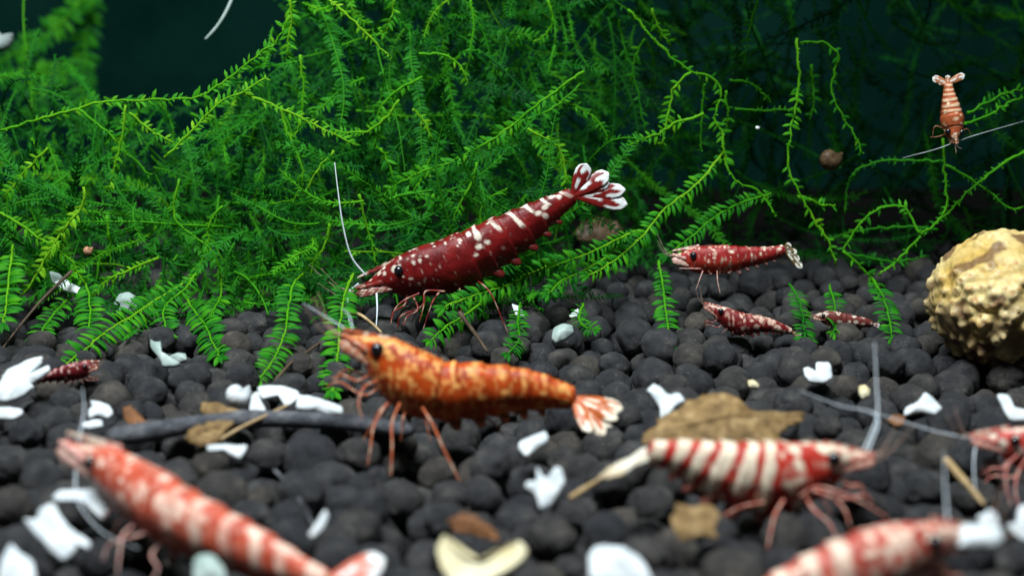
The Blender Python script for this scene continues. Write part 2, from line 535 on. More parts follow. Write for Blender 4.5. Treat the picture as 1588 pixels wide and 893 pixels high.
# strands one can follow by eye: each is a thing of its own
leaf_me = []
_s = np.linspace(0, 1, 6)
for k in range(4):
    wv = 0.15 * np.sin(np.pi * np.clip(_s, 0.02, 0.985)) ** 0.6
    zc = 0.10 * np.sin(np.pi * _s) - 0.10 * _s ** 2
    LV, LF = [], []
    for a in range(6):
        for b in (-1, 0, 1):
            LV.append((_s[a], b * wv[a], zc[a] + (0.035 if b == 0 else -0.01 * (k + 1))))
    for a in range(5):
        for b in range(2):
            i = a * 3 + b
            LF.append((i, i + 3, i + 4, i + 1))
    leaf_me.append(mesh_np('leaflet', LV, np.array(LF), M['moss'], attrs={'tint': np.full(18, 0.16 + 0.11 * k)}))

def strand(pts, t0, t1, label, group, leaf=0.0, spacing=0.055, rad=0.014, single_leaves=False, keep=1.0, tint=0.5, angle=68, start=0.0, jitter=0.004, normal=(0.1, -1, 0.35), name='moss_frond', cat='moss frond', seed=1, tuft=False):
    rs = np.random.default_rng(seed * 17 + len(pts))
    n = len(pts)
    ts = np.interp(np.arange(n), [0, n - 1], [t0, t1]) if np.isscalar(t0) else np.asarray(t0, float)
    W = np.array([at(x, y, t) for (x, y), t in zip(pts, ts)])
    ln = np.linalg.norm(np.diff(W, axis=0), axis=1).sum()
    path = smooth(W, max(14, int(ln / 0.06)))
    path = path + rs.normal(0, jitter, path.shape)
    root = empty(name, path[0])
    tag(root, label, cat, group)
    m = len(path)
    R = np.linspace(rad, rad * 0.62, m) * (1 + rs.normal(0, 0.10, m))
    sv, sf = tube(path, R, 7)
    child('stem', sv, sf, M['moss'], root, attrs={'tint': np.full(len(sv), tint + 0.18)})
    # short side scales where leaflets dropped off give a stem its rough outline
    fr = leaflet_frames(path, 0.035, 0.034, angle=50, keep=0.5, fan=0.9, taper=False, rs=rs)
    nv, nf = leaflets_mesh(fr, 0.5)
    sc_ = child('scales', nv, nf, M['moss'], root, attrs={'tint': np.full(len(nv), tint + 0.1)})
    sc_['kind'] = 'stuff'
    if leaf > 0:
        fr = leaflet_frames(path, spacing, leaf, angle=angle, start=start, normal=normal, keep=keep, fan=0.16, rs=rs)
        if tuft:
            P0, T0 = path[-1], unit(path[-1] - path[-3])
            for a in (-0.45, 0.0, 0.45):
                D = unit(T0 + a * unit(np.cross(np.array(normal, float), T0)))
                S = unit(np.cross(np.array(normal, float), D)); Z = np.cross(D, S)
                fr = [np.vstack([fr[0], P0[None]]), np.vstack([fr[1], D[None]]), np.vstack([fr[2], S[None]]), np.vstack([fr[3], Z[None]]), np.r_[fr[4], leaf * 1.05]]
        if single_leaves:
            loc = Vector(path[0])
            for p, d, s_, z, l in zip(*fr):
                o = bpy.data.objects.new('leaflet', leaf_me[int(np.clip(rs.normal(1.5, 1.0) + (tint - 0.45) * 3, 0, 3.99))])
                COL.objects.link(o); o.parent = root
                mt = Matrix(((d[0], s_[0], z[0], 0), (d[1], s_[1], z[1], 0), (d[2], s_[2], z[2], 0), (0, 0, 0, 1)))
                o.matrix_basis = Matrix.Translation(Vector(p) - loc) @ mt @ Matrix.Diagonal((l, l * rs.uniform(0.85, 1.2), l, 1))
        else:
            lv, lf = leaflets_mesh(fr, 0.34)
            q = child('leaflets', lv, lf, M['moss'], root, attrs={'tint': np.repeat(np.clip(tint + rs.normal(0, 0.10, len(fr[0])), 0, 1), 7)})
            q['kind'] = 'stuff'
    return root

TIPG = 'moss frond tips resting on the pellets'
gt = ground_t
TIPL = ['bright frond with long thin leaflets bending down toward the arched shell fragment',
        'bright frond with straight yellow stem hanging by the snout of the orange shrimp',
        'short drooping frond tip ending just above the jagged greenish splinter',
        'broad dark green frond tip spreading over pellets right beside the jagged splinter',
        'small frond tip joining the broad frond above the grey shell lump',
        'upright leafy frond crossing the wide slanting frond',
        'wide slanting frond with yellowish leaflets reaching down to the maroon shrimp',
        'short frond slanting down near the dark rib-like twig',
        'slim upright frond dropping to the pellets before the small red shrimp',
        'leafy frond hanging straight down next to the knobby ball',
        'leafy frond drooping over the tiny brown speckled shrimp',
        'dim frond hanging down behind the tail of the tiny dark red shrimp',
        'dark frond drooping behind the back of the orange shrimp',
        'frond slanting under the belly of the dark red shrimp',
        'little sprout standing over the pale green oval shell bit',
        'blurred wide frond hanging behind the dark rib-like twig',
        'small frond tucked under the wide slanting frond']
tips = [
    ([(470, 425), (455, 440), (447, 480), (441, 520), (424, 558), (402, 588)], 14.6, 12.75, 0.155, 0.55),
    ([(548, 425), (535, 455), (527, 500), (524, 545), (521, 580), (516, 606)], 14.4, 12.35, 0.165, 0.62),
    ([(306, 420), (287, 448), (262, 468), (252, 485), (257, 505), (262, 520)], 14.9, 14.1, 0.15, 0.5),
    ([(285, 455), (302, 483), (317, 503), (330, 531), (341, 552)], 14.8, 13.55, 0.175, 0.5),
    ([(343, 425), (342, 458), (331, 480), (320, 500)], 15.0, 14.3, 0.13, 0.5),
    ([(121, 420), (136, 450), (140, 485), (137, 512), (128, 535)], 14.9, 13.9, 0.17, 0.55),
    ([(300, 430), (244, 463), (209, 488), (174, 508), (144, 531), (103, 564)], 15.0, 13.25, 0.18, 0.66),
    ([(115, 455), (90, 480), (70, 505), (58, 525)], 14.9, 13.9, 0.14, 0.5),
    ([(1022, 405), (1027, 440), (1031, 470), (1035, 500), (1039, 531)], 14.7, 14.0, 0.14, 0.45),
    ([(1352, 430), (1366, 455), (1376, 480), (1384, 524)], 15.1, 14.0, 0.15, 0.42),
    ([(1286, 440), (1294, 470), (1298, 495), (1292, 515)], 15.2, 14.4, 0.14, 0.34),
    ([(1225, 440), (1240, 470), (1246, 500), (1250, 545)], 15.0, 13.8, 0.13, 0.2),
    ([(806, 470), (803, 500), (805, 525), (790, 548)], 14.6, 13.6, 0.13, 0.35),
    ([(745, 470), (720, 488), (690, 508), (668, 528)], 14.4, 13.6, 0.14, 0.5),
    ([(905, 470), (898, 490), (905, 505), (922, 512)], 14.7, 14.0, 0.11, 0.45),
    ([(20, 380), (14, 430), (10, 470), (4, 500)], 14.9, 14.0, 0.18, 0.6),
    ([(255, 480), (225, 495), (205, 512), (198, 522)], 14.9, 13.9, 0.12, 0.4),
]
for i, (pts, t0, t1, lf, tn) in enumerate(tips):
    strand(pts, t0, t1, TIPL[i], TIPG, leaf=lf * 0.9, spacing=0.058, rad=0.013, single_leaves=True, tint=tn - 0.12, angle=80, start=0.12, seed=i + 3, tuft=True)

DIAG = ['longest leafy frond slanting below the raised tail with bright stem', "leafy frond running under the dark red shrimp's belly from behind its tail",
        'dim leafy frond slanting above the small red shrimp',
        'short dim frond between the two long slanting fronds', "leafy frond touching the underside of the dark red shrimp's abdomen"]
for i, (pts, t0, t1, lf, tn) in enumerate([
    ([(1122, 235), (1085, 282), (1030, 325), (1000, 362), (970, 390), (940, 413), (912, 427)], 15.6, 14.6, 0.13, 0.55),
    ([(985, 358), (930, 385), (880, 405), (830, 422), (785, 442), (735, 458), (690, 475)], 15.6, 14.2, 0.14, 0.5),
    ([(1195, 300), (1150, 315), (1110, 335), (1075, 365), (1035, 395)], 15.9, 15.2, 0.13, 0.34),
    ([(940, 400), (905, 420), (872, 435), (850, 455)], 15.3, 14.6, 0.12, 0.42),
    ([(870, 400), (820, 425), (790, 428), (760, 450)], 15.2, 14.7, 0.14, 0.5),
]):
    strand(pts, t0, t1, DIAG[i], 'leafy fronds slanting behind the dark red shrimp', leaf=lf, spacing=0.060, rad=0.013, single_leaves=True, tint=tn, angle=60, seed=i + 40, tuft=True)

RIGHTL = 'thin curling moss stem with few leaflets in the shaded bank'
RIGHT_OWN = {0: 'longest curling moss stem, forking above and ending by the small red shrimp',
    3: 'long pale stem dropping straight past the brown snail shell',
    4: 'moss stem hooked over at its top beside the brown snail shell',
    5: 'moss stem the tiny orange shrimp clings to, curving down beside the knobby ball',
    7: 'moss stem arched like a bridge above the drooping fronds',
    6: 'straight moss stem slanting down to meet the stem under the tiny orange shrimp',
    2: 'leafy-tipped side stem near the tiny white bubble',
    17: 'upper of two parallel stems beside the tiny orange shrimp',
    18: 'lower of two parallel stems beside the tiny orange shrimp'}
right_strands = [
    ([(975, 15), (1000, 45), (1030, 80), (1070, 110), (1100, 118), (1115, 135), (1117, 155), (1108, 185), (1120, 205), (1122, 235), (1130, 265), (1150, 285), (1180, 300), (1202, 335)], 15.4, 0.36),
    ([(1070, 113), (1045, 140), (1036, 175), (1031, 205), (1026, 226)], 15.3, 0.40),
    ([(1092, 178), (1055, 188), (1022, 205), (1000, 216), (976, 224)], 15.2, 0.42),
    ([(1235, 60), (1238, 110), (1237, 150), (1226, 200), (1222, 255), (1235, 290), (1260, 335), (1285, 375), (1297, 412)], 15.3, 0.42),
    ([(1240, 67), (1275, 65), (1298, 85), (1295, 110), (1290, 140), (1305, 180), (1325, 210), (1338, 240)], 15.5, 0.28),
    ([(1462, 215), (1464, 250), (1466, 290), (1467, 320), (1452, 345), (1430, 363), (1400, 395), (1362, 428)], 15.3, 0.36),
    ([(1588, 235), (1540, 265), (1510, 290), (1480, 320), (1448, 350), (1430, 363)], 15.5, 0.30),
    ([(1430, 363), (1415, 345), (1405, 325), (1385, 320), (1360, 325), (1335, 345), (1318, 370), (1305, 392)], 15.4, 0.34),
    ([(1466, 256), (1500, 275), (1530, 295), (1565, 322), (1588, 322)], 15.6, 0.25),
    ([(1308, 390), (1335, 415), (1350, 430), (1364, 455)], 15.2, 0.34),
    ([(1010, 15), (1020, 40), (1032, 60), (1042, 72)], 15.4, 0.40),
    ([(1125, 140), (1128, 165), (1130, 185), (1122, 205)], 15.5, 0.30),
    ([(1092, 130), (1090, 160), (1088, 200), (1086, 235)], 15.9, 0.20),
    ([(1175, 0), (1165, 35), (1157, 70), (1155, 105)], 16.4, 0.12),
    ([(1130, 125), (1160, 128), (1180, 140), (1195, 162)], 15.9, 0.24),
    ([(1140, 168), (1175, 172), (1205, 170), (1240, 170)], 15.9, 0.26),
    ([(1238, 305), (1258, 310), (1275, 318), (1295, 318)], 15.4, 0.40),
    ([(1500, 175), (1530, 160), (1560, 145), (1588, 138)], 15.7, 0.28),
    ([(1490, 195), (1520, 185), (1555, 165), (1588, 152)], 15.6, 0.28),
    ([(1258, 100), (1262, 140), (1258, 185)], 16.0, 0.22),
    ([(1455, 355), (1400, 352), (1330, 358), (1280, 372)], 16.3, 0.12),
    ([(1310, 392), (1350, 400), (1390, 405), (1440, 398)], 16.2, 0.12),
    ([(1465, 250), (1420, 250), (1360, 252), (1320, 275), (1310, 330)], 16.0, 0.14),
    ([(960, 30), (965, 60), (972, 85), (982, 110), (990, 150), (1000, 200)], 16.2, 0.16),
    ([(1000, 60), (985, 90), (978, 130)], 16.2, 0.16),
]
for i, (pts, t, tn) in enumerate(right_strands):
    lf = 0.10 if rnd.random() < 0.75 else 0.06
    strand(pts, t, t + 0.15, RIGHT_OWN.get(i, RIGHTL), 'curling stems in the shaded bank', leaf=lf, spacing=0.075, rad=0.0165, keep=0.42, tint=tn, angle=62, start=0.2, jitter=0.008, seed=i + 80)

LEFTL = 'long moss stem crossing the brightly lit bank with small leaflets'
LEFT_OWN = {0: 'long arching moss stem along the rim of the open hollow',
    9: 'long moss stem running down toward the back of the dark red shrimp',
    10: 'thick yellow-green leafy stem above the caught bluish scrap',
    11: 'straight stem crossing the thick yellow-green leafy stem',
    30: 'hooked moss stem ending just above the raised tail',
    4: 'pale stem slanting under the rim of the open hollow',
    5: "bright stem running from the hollow's rim toward the white antenna",
    6: 'curling stem looping beside the white antenna',
    18: 'upright stem standing between the white antenna and the dark red shrimp',
    7: 'winding stem that crosses another above the broad frond tip',
    25: 'stem slanting just below the small pinkish snail'}
left_strands = [
    ([(0, 203), (60, 185), (110, 172), (165, 158), (220, 155), (300, 152), (338, 132), (370, 110), (400, 85), (432, 60), (448, 20), (452, -10)], 15.0, 0.5),
    ([(120, 170), (160, 200), (200, 240), (232, 272)], 15.0, 0.42),
    ([(195, 163), (190, 210), (180, 250), (168, 297)], 14.8, 0.55),
    ([(200, 175), (235, 203), (270, 222)], 14.9, 0.60),
    ([(255, 245), (300, 200), (340, 160), (380, 140), (412, 122)], 14.7, 0.60),
    ([(375, 145), (430, 165), (470, 185), (510, 205), (552, 226)], 14.8, 0.62),
    ([(435, 165), (445, 200), (460, 240), (470, 270), (457, 308), (420, 316)], 14.8, 0.50),
    ([(278, 278), (270, 320), (275, 345), (300, 365), (320, 380), (335, 400), (343, 432)], 14.7, 0.46),
    ([(345, 320), (325, 345), (322, 380), (303, 425), (283, 452)], 14.8, 0.44),
    ([(905, 110), (870, 135), (830, 165), (790, 198), (750, 225), (700, 250), (650, 268), (610, 290), (590, 312)], 15.1, 0.46),
    ([(130, 290), (128, 320), (100, 355), (80, 385), (58, 425), (40, 455)], 14.5, 0.74),
    ([(0, 330), (40, 355), (85, 385), (110, 405), (131, 440)], 14.6, 0.55),
    ([(75, 228), (50, 255), (28, 280), (6, 306)], 14.7, 0.60),
    ([(505, -5), (545, 30), (570, 55), (590, 75), (606, 88)], 15.0, 0.66),
    ([(612, -5), (604, 40), (590, 52)], 15.3, 0.50),
    ([(650, 85), (690, 85), (715, 105), (727, 132)], 15.3, 0.50),
    ([(655, 120), (610, 145), (585, 180), (582, 228)], 15.2, 0.42),
    ([(448, -5), (452, 30), (447, 62), (446, 92)], 14.9, 0.58),
    ([(557, 300), (568, 345), (578, 385), (581, 412)], 15.0, 0.52),
    ([(511, 345), (506, 375), (487, 408), (480, 438)], 14.8, 0.50),
    ([(600, 310), (640, 300), (680, 310), (708, 332)], 15.1, 0.42),
    ([(740, 250), (730, 290), (710, 320), (702, 362)], 15.1, 0.42),
    ([(520, 235), (500, 255), (484, 278), (474, 296)], 14.9, 0.60),
    ([(590, 230), (605, 260), (615, 290)], 15.2, 0.44),
    ([(435, 165), (450, 200), (456, 235), (442, 270)], 15.1, 0.36),
    ([(245, 400), (200, 420), (165, 435), (140, 462)], 14.7, 0.62),
    ([(165, 335), (170, 370), (172, 400), (171, 420)], 14.8, 0.46),
    ([(465, 85), (470, 130), (468, 175), (455, 220)], 15.0, 0.50),
    ([(620, 155), (580, 200), (530, 205), (500, 190)], 15.2, 0.52),
    ([(850, 0), (858, 30), (845, 55), (828, 65)], 15.9, 0.46),
    ([(820, 200), (850, 215), (870, 235), (876, 265), (876, 292)], 15.1, 0.56),
    ([(800, 190), (850, 172), (880, 150), (900, 130)], 15.6, 0.40),
    ([(850, 150), (890, 165), (925, 185), (945, 215)], 15.7, 0.44),
    ([(730, 0), (735, 40), (728, 90), (720, 130)], 15.7, 0.40),
    ([(640, 170), (655, 185), (665, 205), (672, 220)], 15.2, 0.60),
    ([(675, 230), (660, 265), (640, 300)], 15.4, 0.40),
]
for i, (pts, t, tn) in enumerate(left_strands):
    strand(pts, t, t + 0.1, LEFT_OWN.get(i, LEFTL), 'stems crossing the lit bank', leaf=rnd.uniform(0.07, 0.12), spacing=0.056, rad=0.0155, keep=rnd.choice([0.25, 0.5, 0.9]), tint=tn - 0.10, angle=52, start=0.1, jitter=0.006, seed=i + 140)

# thick blurred fronds standing in the far left corner
for i, (pts, t, tn) in enumerate([
    ([(150, -60), (140, 20), (132, 80), (128, 150), (120, 200)], 26.5, 0.34),
    ([(150, -20), (100, 30), (50, 70), (-20, 105)], 26.0, 0.38),
    ([(0, 120), (40, 118), (80, 115), (110, 110)], 25.0, 0.40),
    ([(30, 110), (50, 140), (58, 180)], 24.0, 0.38),
]):
    strand(pts, t, t, 'blurred dark green frond rising in the corner beside the open hollow', 'blurred corner fronds', leaf=0.30, spacing=0.09, rad=0.04, tint=tn - 0.1, seed=i + 220, jitter=0.02)

# ------------------------------------------------------------------ shrimps
def blade(base, tip, width, normal, col_fn, dome=0.18, n=16, m=9, narrow=0.35):
    """a tail or antennal blade: rounded paddle with a little thickness"""
    base, tip = np.array(base, float), np.array(tip, float)
    L = np.linalg.norm(tip - base); D = (tip - base) / L
    nn = np.array(normal, float); nn = unit(nn - nn @ D * D); S = np.cross(nn, D)
    s = np.linspace(0, 1, n)
    w = np.interp(s, [0, 0.15, 0.45, 0.75, 0.9, 1.0], [narrow, narrow + 0.2, 0.9, 1.0, 0.8, 0.12]) * width / 2
    vv = np.linspace(-1, 1, m)
    top = base + D * L * s[:, None, None] + S * (w[:, None] * vv)[..., None] + nn * (dome * width * (1 - vv ** 2) * (0.3 + 0.7 * np.sin(np.pi * s))[:, None])[..., None]
    bot = top - nn * (0.03 * width + 0.004)
    V = np.concatenate([top.reshape(-1, 3), bot.reshape(-1, 3)])
    i = (np.arange(n - 1)[:, None] * m + np.arange(m - 1)[None]).ravel()
    f1 = np.stack([i, i + 1, i + m + 1, i + m], 1); f2 = f1[:, ::-1] + n * m
    rim = np.r_[np.arange(m), np.arange(1, n) * m + m - 1, (n - 1) * m + np.arange(m - 2, -1, -1), np.arange(n - 2, 0, -1) * m]
    r2 = np.roll(rim, -1)
    f3 = np.stack([r2, rim, rim + n * m, r2 + n * m], 1)
    S2, V2 = np.meshgrid(s, vv, indexing='ij')
    c = col_fn(S2.ravel(), V2.ravel())
    return V, [np.vstack([f1, f2, f3])], np.vstack([c, c])

def uvs(center, r, nu=14, nv=10, squash=(1, 1, 1)):
    th = np.linspace(0, 2 * np.pi, nu, endpoint=False); ph = np.linspace(0.001, np.pi - 0.001, nv)
    V = np.stack([np.outer(np.sin(ph), np.cos(th)), np.outer(np.sin(ph), np.sin(th)), np.outer(np.cos(ph), np.ones(nu))], -1).reshape(-1, 3) * r * np.array(squash) + center
    i = np.arange(nv - 1)[:, None] * nu; j = np.arange(nu)[None]; j2 = (j + 1) % nu
    return V, [np.stack([i + j, i + nu + j, i + nu + j2, i + j2], -1).reshape(-1, 4)]

def mixc(a, b, f):
    f = np.clip(f, 0, 1)[:, None]
    return a * (1 - f) + b * f

def sstep(x, a, b):
    q = np.clip((x - a) / (b - a + 1e-9), 0, 1)
    return q * q * (3 - 2 * q)

def vnoise(P, sc, off=0.0):
    return np.array([noise.noise(Vector(p) * sc + Vector((off, off * 0.7, -off))) for p in P])

def shrimp(label, spine, uc, pattern, fan, limb_col, group=None, roll=0.0, up=(0, 0, 1), width=0.72, legs=None, floor=None, rostrum=None, feelers=(), short_feelers=True, res=(200, 72), eye_u=0.155, eye_r=0.07, seed=1, fan_cols=None, auto_legs=True, swim=True, name='shrimp', feeler_r=0.012, scale_blades=True, spine_t=None, claw=True, fan_narrow=0.35):
    """spine: (px, py, t, half height in px) from the snout to the root of the tail fan"""
    rs = np.random.default_rng(seed)
    sp = np.array([[*at(x, y, t), h * t / F_PX] for x, y, t, h in spine])
    nu, nv = res
    fine = smooth(sp, nu)
    P, Hh = fine[:, :3], np.maximum(fine[:, 3], 0.004)
    u = np.linspace(0, 1, nu)
    Hfull = Hh.copy()
    Hh = Hh * np.interp(u, [0, 0.06, 0.17], [0.40, 0.58, 1.0])
    T = unit(np.gradient(P, axis=0))
    upv = np.array(up, float)
    U = unit(upv - (T @ upv)[:, None] * T); S = np.cross(T, U)
    cr, sr = math.cos(roll), math.sin(roll)
    U, S = U * cr + S * sr, S * cr - U * sr
    root = empty(name, P[int(nu * 0.3)] * [1, 1, 0] + [0, 0, P[:, 2].min() - Hh.max()])
    tag(root, label, 'shrimp', group)
    seg = np.r_[uc, uc + (1 - uc) * np.array([0.16, 0.35, 0.53, 0.68, 0.82]), 1.0]
    # plates: every abdominal plate swells towards its rear rim and drops onto the next one
    plate = np.ones(nu)
    for a, b in zip(seg[:-1], seg[1:]):
        k = (u >= a) & (u < b); q = (u[k] - a) / (b - a)
        plate[k] = 0.955 + 0.10 * q ** 1.4 - 0.085 * sstep(q, 0.93, 1.0)
    k = u < uc
    plate[k] = 1.0 + 0.035 * sstep(u[k], uc * 0.75, uc * 0.98) - 0.05 * sstep(u[k], uc * 0.985, uc)
    th = np.linspace(0, 2 * np.pi, nv, endpoint=False)
    c, s = np.cos(th), np.sin(th)
    wr = width * np.interp(u, [0, 0.08, 0.2, uc * 0.8, uc, 0.8, 1], [0.95, 0.9, 0.92, 1.0, 0.95, 0.85, 0.95])
    lowmul = np.ones((nu, nv))
    # the side flaps of the plates hang down with rounded lobes
    for a, b in zip(seg[:-2], seg[1:-1]):
        k = (u >= a) & (u < b); q = (u[k] - a) / (b - a)
        lobe = 0.09 * (np.sin(np.pi * q) - 0.55)
        lowmul[k] += lobe[:, None] * np.clip(-c, 0, 1)[None] ** 1.5
    zz = Hh[:, None] * plate[:, None] * c[None] * np.where(c < 0, lowmul, 1.0)
    xx = (Hh * wr * plate)[:, None] * (np.sign(s) * np.abs(s) ** 0.82 * (1 - 0.30 * np.clip(-c, 0, 1) ** 1.3))[None]
    V = P[:, None] + U[:, None] * zz[..., None] + S[:, None] * xx[..., None]
    V = V.reshape(-1, 3)
    rel = (V - V.mean(0))
    bumpn = np.array([noise.noise(Vector(p) * 9) for p in rel]) * 0.006
    nrm = unit(V - np.repeat(P, nv, axis=0))
    V = V + nrm * bumpn[:, None] * (np.repeat(Hh, nv) / 0.25)[:, None]
    i = np.arange(nu - 1)[:, None] * nv; j = np.arange(nv)[None]; j2 = (j + 1) % nv
    F4 = np.stack([i + j, i + j2, i + nv + j2, i + nv + j], -1).reshape(-1, 4)
    V = np.vstack([V, P[:1] - T[:1] * Hh[0] * 0.5, P[-1:] + T[-1:] * Hh[-1] * 0.4])
    a = np.arange(nv); b = (a + 1) % nv
    F3 = np.r_[np.c_[b, a, np.full(nv, nu * nv)], np.c_[a + (nu - 1) * nv, b + (nu - 1) * nv, np.full(nv, nu * nv + 1)]]
    Lb = np.linalg.norm(np.diff(P, axis=0), axis=1).sum()
    uu = np.repeat(u, nv); tt = np.tile(th, nu); tt = np.where(tt > np.pi, tt - 2 * np.pi, tt)   # 0 on the back, +-pi below
    hh = np.repeat(Hh, nv)
    colr = pattern(uu, tt, hh / Lb, seg, rs, V[:-2])
    colr = np.vstack([colr, colr[:1], colr[-1:]])
    child('body', V, [F4, F3], M['shrimp'], root, attrs={'pigment': colr})
    def at_u(q):
        k = int(np.clip(q, 0, 1) * (nu - 1))
        return P[k], T[k], U[k], S[k], Hh[k], Hh[k] * wr[k]
    lc = np.array(limb_col, float); cream = np.array([0.80, 0.70, 0.55])
    def limb(nm, path, r0, r1, pale=0.35, sides=7, n=22):
        pth = smooth(path, n)
        f = np.linspace(0, 1, n)
        R = (r0 + (r1 - r0) * f) * (1 + 0.22 * np.exp(-((f - 0.36) / 0.05) ** 2) + 0.18 * np.exp(-((f - 0.68) / 0.05) ** 2))
        v, fc = tube(pth, R, sides)
        band = np.clip(np.sin(f * 19 + rs.uniform(0, 6)) * 1.5 - 0.4, 0, 1) * pale
        cc = lc[None] * (1 - band[:, None]) + cream[None] * band[:, None]
        cc = np.vstack([np.repeat(cc, sides, axis=0), cc[:1], cc[-1:]])
        return child(nm, v, fc, M['limb'], root, attrs={'pigment': cc})
    # eyes on short stalks
    p, t_, u_, s_, h, w = at_u(eye_u)
    er = eye_r * Hh.max() / 0.29
    for sg in (-1, 1):
        cpos = p + u_ * h * 0.42 + s_ * sg * (w * 0.88 + er * 0.15)
        v, f = tube(smooth([p + u_ * h * 0.30 + t_ * er * 1.2, cpos], 5), [er * 0.6, er * 0.65, er * 0.7, er * 0.75, er * 0.7], 8)
        stalk = child('eye_stalk', v, f, M['limb'], root, attrs={'pigment': np.tile(lc * 0.9 + cream * 0.12, (len(v), 1))})
        v, f = uvs(cpos, er)
        child('eye', v, f, M['eye'], stalk)
    # rostrum: a thin toothed blade running forward from the carapace
    if rostrum:
        (x0, y0, tr0), (x1, y1, tr1) = rostrum
        a0, b0 = at(x0, y0, tr0), at(x1, y1, tr1)
        d = unit(b0 - a0); n_ = 17
        side = unit(np.cross(d, np.array([0, 0, 1.0]))); upr = np.cross(side, d)
        f = np.linspace(0, 1, n_); hgt = Hh.max() * 0.17 * (1 - f) ** 0.7 + 0.006
        tooth = (np.arange(n_) % 2) * Hh.max() * 0.055 * (1 - f * 0.6)
        pc = a0 + (b0 - a0) * f[:, None]
        th_ = Hh.max() * 0.07 * (1 - f) + 0.006
        V4 = np.stack([pc + upr * (hgt + tooth)[:, None], pc + side * th_[:, None], pc - upr * hgt[:, None] * 0.7, pc - side * th_[:, None]], 1).reshape(-1, 3)
        ii = np.arange(n_ - 1)[:, None] * 4; jj = np.arange(4)[None]; jj2 = (jj + 1) % 4
        Fr = np.stack([ii + jj, ii + jj2, ii + 4 + jj2, ii + 4 + jj], -1).reshape(-1, 4)
        cc = lc[None] * 1.0 + (rs.random((n_, 1)) > 0.72) * (cream - lc)[None] * 0.8
        child('rostrum', V4, Fr, M['shrimp'], root, attrs={'pigment': np.repeat(cc, 4, axis=0)}, smooth_shade=False)
    # antennal scales and jointed feeler bases in front of the carapace
    p0, t0, u0, s0, h0, w0 = at_u(0.15)
    pf = P[0]; hf = max(Hfull[int(0.08 * nu)], 0.4 * h0)
    if scale_blades:
        for sg in (-1, 1):
            base = p0 + s0 * sg * w0 * 0.55 - u0 * h0 * 0.42
            tip = pf - T[0] * 0.02 * Lb + s0 * sg * w0 * 0.45 - U[0] * hf * 0.32
            bv, bf, bc = blade(base, tip, hf * 0.85, u0 * 0.45 + s0 * sg, lambda q, w_: mixc(np.tile(lc, (len(q), 1)), np.tile(cream, (len(q), 1)), (np.sin(q * 23 + w_ * 9) > 0.86) * 0.8 + 0.08), narrow=0.6)
            child('antennal_scale', bv, bf, M['fan'], root, attrs={'pigment': bc})
            pd = smooth([p0 + s0 * sg * w0 * 0.35 + u0 * h0 * 0.05, pf * 0.5 + p0 * 0.5 + s0 * sg * w0 * 0.35, pf - T[0] * 0.02 * Lb + s0 * sg * w0 * 0.22 + U[0] * hf * 0.1], 16)
            rr_ = np.linspace(hf * 0.36, hf * 0.14, 16) * (1 + 0.15 * np.cos(np.linspace(0, 6 * np.pi, 16)))
            v, f = tube(pd, rr_, 9)
            cc = mixc(np.tile(lc, (len(v), 1)), np.tile(cream, (len(v), 1)), (rs.random(len(v)) > 0.82) * 0.7)
            child('feeler_base', v, f, M['limb'], root, attrs={'pigment': cc})
    # feelers: two long antennae given by the photograph, four short antennules
    for pts in feelers:
        w3 = [at(x, y, t) for x, y, t in pts]
        pth = smooth(w3, 40)
        v, f = tube(pth, np.linspace(feeler_r, feeler_r * 0.35, 40), 6)
        child('antenna', v, f, M['feeler'], root)
    if short_feelers:
        tip0 = P[0]
        for k in range(4):
            sg = -1 if k % 2 else 1
            d = unit(-T[0] + U[0] * (0.75 - 0.5 * (k // 2)) * rs.uniform(0.4, 1.1) + S[0] * sg * 0.35)
            ln = Lb * rs.uniform(0.12, 0.24)
            pth = [tip0 + S[0] * sg * Hh[0] * 0.3, tip0 + d * ln * 0.5 + np.array([0, 0, -0.02 * Lb]), tip0 + d * ln + U[0] * 0.05 * Lb]
            v, f = tube(smooth(pth, 14), np.linspace(0.0055, 0.002, 14) * Lb / 2.0, 6)
            child('antennule', v, f, M['limb'], root, attrs={'pigment': np.tile(lc * 0.5 + cream * 0.3, (len(v), 1))})
    # legs
    zf = 0.10 if floor is None else floor
    r_leg = Hh.max() * 0.038
    if legs:
        for pts in legs:
            limb('leg', [at(x, y, t) for x, y, t in pts], r_leg * 1.15, r_leg * 0.38)
    if auto_legs:
        for k, q in enumerate([0.40, 0.55, 0.70, 0.82, 0.94]):
            p, t_, u_, s_, h, w = at_u(q * uc)
            for sg in (-1, 1):
                base = p - u_ * h * 0.80 + s_ * sg * w * 0.30
                drop = max(base[2] - zf, 0.08)
                if k < 2:
                    if not claw: continue
                    # little claws folded under the mouth
                    a1 = base - u_ * h * 0.50 - t_ * h * 0.25 + s_ * sg * w * 0.4
                    a2 = base - u_ * h * 0.72 - t_ * h * (0.85 + 0.3 * k) + s_ * sg * w * 0.35
                    a3 = a2 - t_ * h * 0.25 - u_ * h * 0.45
                    lim = [base, a1, a2, a3]
                    lim = [np.array([q_[0], q_[1], max(q_[2], zf + 0.02)]) for q_ in lim]
                    limb('claw_leg', lim, r_leg * 1.1, r_leg * 0.7)
                else:
                    sw = (-0.75, -0.1, 0.55)[k - 2] + rs.normal(0, 0.12)
                    flat = unit(np.array([t_[0], t_[1], 0]))
                    out = unit(np.array([s_[0], s_[1], 0])) * sg
                    knee = base + out * drop * 0.45 + flat * sw * drop * 0.45 - np.array([0, 0, drop * 0.22])
                    foot = base + out * drop * 0.62 + flat * sw * drop * 0.95; foot[2] = zf
                    limb('leg', [base, base * 0.5 + knee * 0.5 + np.array([0, 0, 0.05 * drop]), knee, knee * 0.45 + foot * 0.55, foot], r_leg, r_leg * 0.4)
